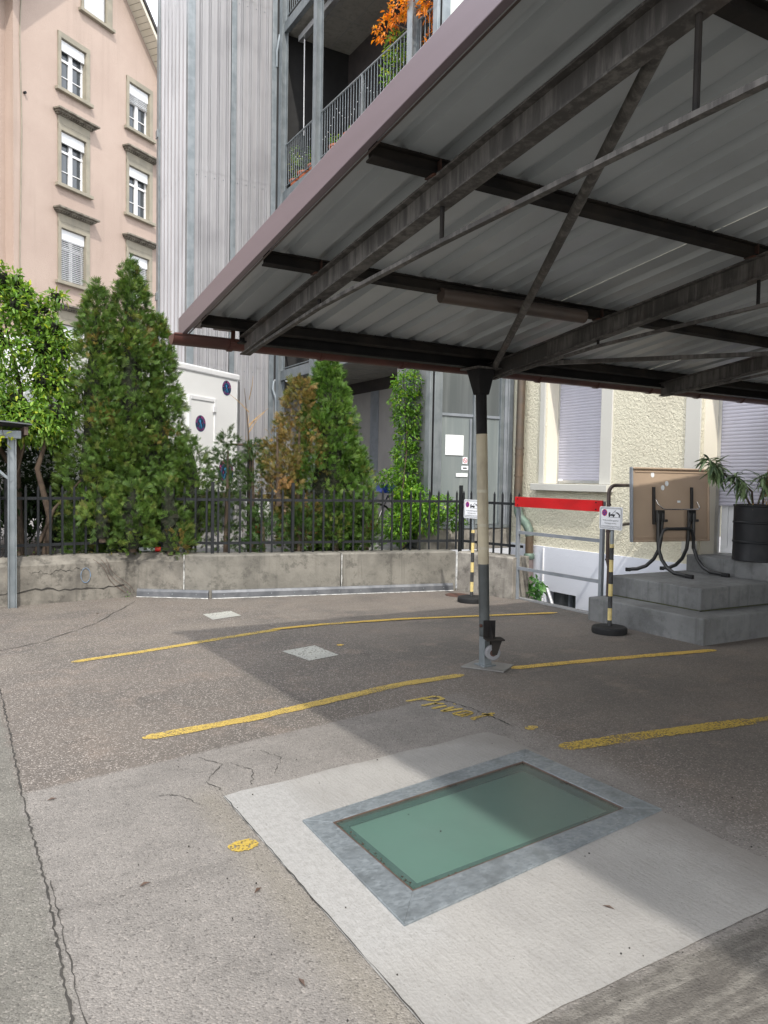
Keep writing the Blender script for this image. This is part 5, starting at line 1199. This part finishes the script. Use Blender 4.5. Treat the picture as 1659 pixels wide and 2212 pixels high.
def thuja(name, label, stems_, pal, wts, dens, size, group=None, inner=True, lump=(.09, .24), browns=()):
    base = stems_[0][0]; t = thing(name, label, 'tree', tuple(base), group); P = []; O = []; K = []
    cb = B()
    for k, (b0, tp, rm, pf) in enumerate(stems_):
        b0 = np.array(b0); tp = np.array(tp); h = np.linalg.norm(tp-b0); nb = int(88*h*rm/.5)
        tt_ = RNG.uniform(0.0, 1, nb)**1.0; an = RNG.uniform(0, 2*math.pi, nb)
        for tv, av in zip(tt_, an):
            R_ = rm*pf(tv); rb = RNG.uniform(*lump)*min(1, .4+R_/.35); c = b0+(tp-b0)*tv+np.array([math.cos(av), math.sin(av), 0])*max(0, R_-rb*.7)*RNG.uniform(.70, 1.14)
            n = max(8, int(dens*rb*rb*2.7/size**1.0*14)); dv = unit(RNG.normal(0, 1, (n, 3))+np.array([math.cos(av), math.sin(av), .75])*1.0); P.append(c+dv*rb*RNG.uniform(.55, 1.05, (n, 1))); O.append(dv+np.array([math.cos(av), math.sin(av), .2])*.5)
            q = pick(1, pal, wts)[0]; cc = .6*q+.4*pick(n, pal, wts); K.append(cc*RNG.uniform(.82, 1.15))
        if inner: part(core(B(), b0, b0+(tp-b0)*.93, rm, pf, seed=k), 'shade_core', 'coreshade', t)
        part(B().tube([tuple(b0-np.array([0, 0, .05])), tuple(b0+(tp-b0)*.5), tuple(b0+(tp-b0)*.9)], [.05, .03, .008], 8), 'trunk', 'bark', t, 60)
    P = np.concatenate(P); O = np.concatenate(O); K = np.concatenate(K)
    for (c, r_, col) in browns:
        d_ = np.linalg.norm(P-np.array(c), axis=1) < r_; K[d_] = np.array(col)*RNG.uniform(.7, 1.2, (d_.sum(), 1))
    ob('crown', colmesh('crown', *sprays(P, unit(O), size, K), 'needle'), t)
    return t
cone = lambda t_: max(.04, (1-t_)**.75*min(1, .55+t_*2.2))
bulb = lambda t_: max(.05, math.sin(math.pi*min(1, .22+.78*t_))**.7)
GRN = [(.070, .138, .025), (.092, .172, .032), (.05, .102, .02), (.14, .20, .042), (.19, .19, .05), (.22, .12, .04)]
thuja('thuja_tree', 'large dark green thuja with several tops hanging over the picket fence',
      [((2.15, 10.5, .46), (2.17, 10.5, 4.30), .68, lambda t_: max(.05, (1-t_)**.62*min(1, .6+t_*2))), ((1.72, 10.5, .46), (1.76, 10.5, 3.96), .54, lambda t_: max(.06, (1-t_)**.55*min(1, .5+t_*2))), ((2.5, 10.45, .46), (2.52, 10.5, 3.62), .54, lambda t_: max(.06, (1-t_)**.6*min(1, .6+t_*2))),
       ((2.88, 10.2, .6), (2.9, 10.2, 1.98), .36, bulb), ((2.1, 9.95, .62), (2.1, 9.95, 1.55), .30, bulb), ((2.55, 9.85, .58), (2.5, 9.85, 1.5), .28, bulb), ((1.75, 10.0, .75), (1.7, 10.0, 1.35), .22, bulb)],
      GRN, (5, 4, 5, 2.6, .4, .25), 1.0, .062, browns=(((2.93, 9.85, 1.75), .12, (.40, .16, .05)), ((2.55, 9.6, .9), .10, (.42, .24, .09)), ((2.3, 9.7, 1.6), .08, (.3, .2, .06))))
thuja('thuja_tree', 'bright green cone-shaped thuja behind the fence right of the browning one',
      [((4.85, 9.95, .46), (4.80, 9.98, 3.25), .74, lambda t_: max(.04, (1-t_)**.62*min(1, .75+t_*1.5))), ((5.15, 9.85, .5), (5.15, 9.85, 1.9), .38, bulb)],
      [(.068, .15, .022), (.09, .18, .028), (.045, .105, .018), (.13, .21, .04), (.2, .2, .06)], (5, 4, 4, 2, .3), 1.05, .06, browns=(((5.3, 9.6, .85), .09, (.4, .2, .08)),))
thuja('thuja_tree', 'half dead thuja with golden brown foliage left of the bright green one',
      [((4.32, 9.9, .5), (4.36, 9.95, 2.85), .36, lambda t_: .35+.65*math.sin(math.pi*min(1, .1+.85*t_))*(1 if t_ < .8 else (1-t_)/.2+.15)), ((4.02, 9.85, 1.2), (3.98, 9.85, 2.25), .24, bulb)],
      [(.19, .14, .04), (.24, .165, .055), (.13, .12, .03), (.085, .11, .025), (.30, .18, .075)], (4, 3, 4, 4, .7), .8, .058, None, False, browns=(((4.0, 9.7, 1.45), .15, (.36, .22, .09)), ((4.3, 9.6, .75), .16, (.42, .25, .10))))
thuja('young_thuja', 'small dark thuja sapling beside the trailer corner', [((3.32, 9.95, .5), (3.33, 9.95, 2.12), .20, lambda t_: .35+.65*math.sin(math.pi*min(1, .05+.9*t_)))], [(.035, .075, .018), (.05, .095, .02), (.07, .11, .03)], (4, 4, 1), .85, .055, 'young thujas behind the fence', False)
thuja('young_thuja', 'small thin dark thuja with a bare twig rising above it', [((3.68, 9.95, .5), (3.68, 9.95, 1.98), .19, lambda t_: .35+.65*math.sin(math.pi*min(1, .05+.9*t_)))], [(.035, .075, .018), (.045, .09, .02), (.07, .10, .03)], (4, 4, 1), .8, .055, 'young thujas behind the fence', False)
thuja('low_thuja', 'low green thuja growth at the fence foot below the browning tree', [((3.75, 9.75, .5), (3.75, 9.75, 1.15), .24, bulb), ((4.25, 9.65, .5), (4.25, 9.65, 1.1), .22, bulb)], [(.05, .11, .025), (.06, .13, .03), (.09, .15, .04)], (4, 4, 2), .9, .058, None, False)
thuja('low_thuja', 'low green thuja growth at the fence foot below the bright green cone', [((4.75, 9.55, .5), (4.75, 9.55, 1.2), .25, bulb), ((5.2, 9.5, .5), (5.2, 9.5, 1.1), .24, bulb)], [(.065, .14, .025), (.08, .16, .03), (.12, .18, .05)], (4, 4, 2), .9, .058, None, False)
tw = thing('bare_sapling', 'leafless sapling with pale twigs beside the trailer', 'sapling', (3.68, 10.1, .46))
rr = random.Random(21)
part(B().tube([(3.68, 10.1, .46), (3.70, 10.1, 1.6), (3.66, 10.1, 2.2), (3.60, 10.1, 2.75)], [.022, .018, .010, .003], 7), 'stem', 'bark', tw, 60)
for i in range(9):
    z = rr.uniform(1.7, 2.6); a = rr.uniform(0, 6.28); L = rr.uniform(.15, .4); part(B().tube([(3.67, 10.1, z), (3.67+L*.5*math.cos(a), 10.1+L*.4*math.sin(a), z+L*.45), (3.67+L*math.cos(a), 10.1+L*.6*math.sin(a), z+L*.8)], [.006, .004, .002], 5), 'twig', 'corpse', tw)

def bush(name, label, blobs, pal, wts, dens, size, cat='shrub', group=None, asp=.42, stemsP=(), inner=False, base=None):
    base = base or blobs[0][0]; t = thing(name, label, cat, tuple(base), group); P = []; O = []; K = []; cb = B()
    for c, r_ in blobs:
        r_ = np.array(r_ if isinstance(r_, (tuple, list)) else (r_, r_, r_)); vol = float(np.prod(r_)); n = int(dens*vol**(2/3)*1100); dv = unit(RNG.normal(0, 1, (n, 3)))
        P.append(np.array(c)+dv*r_*(RNG.uniform(.25, 1.0, (n, 1))**.5)); O.append(dv); K.append(pick(n, pal, wts)*RNG.uniform(.8, 1.15))
        if inner:
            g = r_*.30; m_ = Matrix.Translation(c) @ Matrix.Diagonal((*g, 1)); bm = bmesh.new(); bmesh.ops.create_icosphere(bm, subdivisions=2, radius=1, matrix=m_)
            part(B().add([tuple(v.co+Vector([rr.uniform(-.05, .05) for _ in range(3)])) for v in bm.verts], [tuple(v.index for v in f.verts) for f in bm.faces]), 'shade_core', 'coreshade', t); bm.free()  # dark blob painted in for shade at the heart of the bush
    ob('foliage', colmesh('foliage', *leaves(np.concatenate(P), np.concatenate(O), size, np.concatenate(K), asp), 'leaf'), t)
    for pts, rs in stemsP: part(B().tube(pts, rs, 7), 'branch', 'bark', t, 60)
    return t
LG = [(.16, .28, .045), (.12, .23, .04), (.22, .34, .055), (.085, .165, .034), (.36, .40, .05)]
bl = [((.85, 10.9, 2.4), (.5, .45, .5)), ((.6, 10.8, 3.2), (.45, .4, .45)), ((1.15, 10.7, 3.15), (.35, .35, .35)), ((1.3, 10.6, 2.3), (.30, .3, .35)), ((.25, 10.7, 2.6), (.5, .45, .5)), ((.95, 10.5, 2.15), (.4, .3, .25)), ((.85, 10.75, 3.75), (.22, .22, .22)), ((.45, 10.8, 3.9), (.3, .2, .3)), ((.3, 10.7, 4.25), (.2, .2, .2)), ((1.12, 10.7, 3.62), (.2, .2, .14)), ((1.3, 10.7, 3.78), (.14, .14, .10)),
      ((1.33, 10.6, 2.72), (.25, .2, .2)), ((1.2, 10.6, 2.05), (.3, .25, .2))]
rs2 = random.Random(31)
for i in range(46):
    a = rs2.uniform(-.5, math.pi+.5); rx = rs2.uniform(.55, .95); bl.append(((.68+rx*.78*math.cos(a), 10.75+rs2.uniform(-.3, .2), 2.85+rx*1.25*math.sin(a)*(1 if math.sin(a) > 0 else .6)), (rs2.uniform(.05, .10), rs2.uniform(.05, .1), rs2.uniform(.12, .24))))
bush('cherry_tree', 'bright leafy broadleaf tree above the lean-to shelter', bl, LG, (4, 3, 4, 2, 1.0), 6.0, .082, 'tree', None, .42,
     [([(.9, 11.0, .46), (.85, 10.95, 1.6), (.9, 10.9, 2.6), (.7, 10.8, 3.5)], [.06, .05, .03, .01]), ([(.85, 10.95, 1.6), (1.1, 10.75, 2.5), (1.25, 10.7, 3.4), (1.33, 10.7, 3.85)], [.035, .025, .012, .004]), ([(.85, 10.95, 1.5), (.3, 10.8, 2.5), (.1, 10.7, 3.2)], [.035, .02, .008])], True, (.9, 11.0, .46))
bush('overhanging_sprig', 'leafy twig tips reaching in high at the left picture edge', [((.42, 10.5, 4.5), (.12, .12, .22)), ((.38, 10.5, 4.95), (.08, .1, .2))], LG, (4, 2, 4, 0, .3), 3.6, .10, 'twig', None, .45, [([(.3, 10.6, 3.7), (.35, 10.55, 4.4), (.36, 10.5, 5.1)], [.012, .008, .003])])
bush('yellow_sprig', 'yellow-green leaf sprig hanging in front of the shelter roof', [((.62, 9.55, 1.92), (.10, .08, .07))], [(.42, .45, .03), (.34, .4, .04)], (1, 1), 3.0, .075, 'twig', None, .5, [([(.5, 9.75, 2.3), (.6, 9.6, 2.05), (.62, 9.55, 1.92)], [.006, .004, .002])])
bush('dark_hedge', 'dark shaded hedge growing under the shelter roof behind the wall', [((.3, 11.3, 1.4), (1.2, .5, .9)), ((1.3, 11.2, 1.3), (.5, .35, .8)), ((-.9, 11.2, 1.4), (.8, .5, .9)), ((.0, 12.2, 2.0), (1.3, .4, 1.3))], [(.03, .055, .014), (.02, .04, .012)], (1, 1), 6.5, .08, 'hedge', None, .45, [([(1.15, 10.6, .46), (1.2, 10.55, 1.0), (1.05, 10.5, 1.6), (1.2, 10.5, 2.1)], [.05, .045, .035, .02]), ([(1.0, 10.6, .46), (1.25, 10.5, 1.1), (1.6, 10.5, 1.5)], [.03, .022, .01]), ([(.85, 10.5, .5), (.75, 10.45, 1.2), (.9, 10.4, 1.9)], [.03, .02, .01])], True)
bush('weeds', 'low weeds and litter along the top of the boundary wall', [((1.2+.32*i, 10.12+.02*math.sin(i), .56), (.12, .06, .05)) for i in range(4)]+[((.9, 10.1, .58), (.15, .06, .06)), ((3.6, 9.6, .56), (.15, .05, .05)), ((5.6, 9.2, .57), (.12, .05, .05))], [(.10, .16, .04), (.14, .12, .04), (.2, .14, .07)], (3, 2, 1), 2.2, .045, 'weeds')['kind'] = 'stuff'
# pinnate climber on the balcony post
wb = [((6.42, 10.35, z), (.30+.06*math.sin(z*5), .30, .22)) for z in np.arange(.8, 3.3, .28)]+[((6.3, 10.0, 1.2), (.3, .4, .3)), ((6.35, 9.75, 1.0), (.25, .35, .3)), ((6.45, 9.45, 1.15), (.2, .25, .18)), ((6.1, 10.1, .85), (.3, .3, .3)), ((6.62, 9.3, 1.0), (.14, .16, .2)), ((5.9, 10.2, 1.55), (.16, .12, .12))]
wis = bush('climbing_wisteria', 'bright green climber winding up the galvanised balcony post', wb, [(.13, .27, .03), (.10, .22, .03), (.18, .33, .04), (.07, .16, .025), (.32, .42, .05)], (4, 4, 3, 3, .7), 9.5, .068, 'climber', None, .40,
     [([(6.3, 10.3, .46), (6.25, 10.25, 1.4), (6.34, 10.3, 2.2), (6.28, 10.35, 3.2)], [.02, .016, .012, .006]), ([(6.2, 10.2, .46), (6.1, 10.05, 1.2), (6.22, 10.1, 2.0)], [.014, .01, .005])], False, (6.35, 10.35, .46))
bush('light_well_shrub', 'small leafy green shrub at the foot of the red guard rail', [((6.88, 8.02, -.02), (.22, .2, .22)), ((6.62, 7.98, .03), (.12, .1, .06)), ((6.98, 7.98, .12), (.14, .14, .12))], [(.085, .20, .055), (.06, .15, .04), (.13, .26, .08)], (4, 4, 2), 3.6, .075, 'shrub', None, .7, [([(6.9, 8.05, -1.5), (6.9, 8.05, 0)], [.015, .01])])
bush('crack_weed', 'tiny weed growing from the foot of the cracked wall', [((2.02, 9.9, .03), (.06, .04, .04))], [(.10, .2, .04)], (1,), 3, .04, 'weed')

# ------------------------------------------------------------------ balcony plants
def potplant(loc, h, r_, label, pal=LG, pot=.14, size=.06, dens=3.2):
    x, y, z = loc
    p = thing('flower_pot', 'terracotta pot holding '+label, 'pot', loc, 'terracotta pots on the balcony'); part(B().lathe([(pot*.7, 0), (pot*.95, pot*1.5), (pot*1.08, pot*1.5), (pot*1.08, pot*1.75), (pot*.9, pot*1.75), (pot*.85, pot*1.6)], loc, 16), 'pot_body', 'terracotta', p, 40)
    bush('balcony_plant', label, [((x, y, z+pot*1.7+h*.35), (r_, r_, h*.35)), ((x, y+.06, z+pot*1.7+h*.75), (r_*.7, r_*.8, h*.28))], pal, [1]*len(pal), dens, size, 'plant', 'plants on the balcony', .4, [([(x, y, z+pot), (x, y, z+pot+h*.8)], [.01, .004])])
potplant((6.62, 15.45, 7.62), .75, .16, 'tall leafy plant at the tower end of the balcony rail')
potplant((6.62, 15.0, 7.62), .45, .2, 'feathery grey-green plant in the first balcony bay', [(.06, .10, .05), (.09, .13, .07)], .15, .04)
potplant((6.62, 14.5, 7.62), .4, .18, 'low bushy plant left of the second balcony post')
potplant((6.62, 13.5, 7.62), .25, .16, 'low trailing plant right of the second balcony post', LG, .15)
potplant((6.62, 12.9, 7.62), .2, .1, 'short plant in the middle balcony bay', LG, .15)
potplant((6.65, 11.25, 7.62), 1.0, .34, 'tall dense climber filling the balcony bay by the maple', LG, .2, .075)
mp = bush('maple_sapling', 'orange leaved maple sapling spreading over the balcony rail', [((6.5, 11.5, 9.05), (.2, .35, .12)), ((6.45, 11.0, 9.1), (.2, .4, .16)), ((6.45, 10.45, 8.95), (.2, .4, .14)), ((6.5, 10.1, 8.75), (.2, .25, .25)), ((6.6, 10.1, 8.2), (.15, .2, .35))], [(.62, .20, .035), (.70, .27, .05), (.5, .16, .04), (.45, .25, .05)], (4, 3, 2, 1), 2.6, .085, 'maple', None, .45, [([(6.6, 10.3, 7.65), (6.6, 10.5, 8.5), (6.5, 11.2, 9.0)], [.03, .02, .008]), ([(6.6, 10.5, 8.5), (6.55, 10.1, 8.8)], [.014, .006])])
fl = B()
for i in range(40): y = 15.4-i*.12; fl.lathe([(.001, -.012), (.012, 0), (.001, .012)], (6.47, y, 8.45-.35*abs(math.sin(i*.35))), 6, False)
one(fl, 'string_lights', 'paper', 'string of small white lamps hung behind the balcony rail', 'string lights')
print('objects', len(bpy.data.objects))
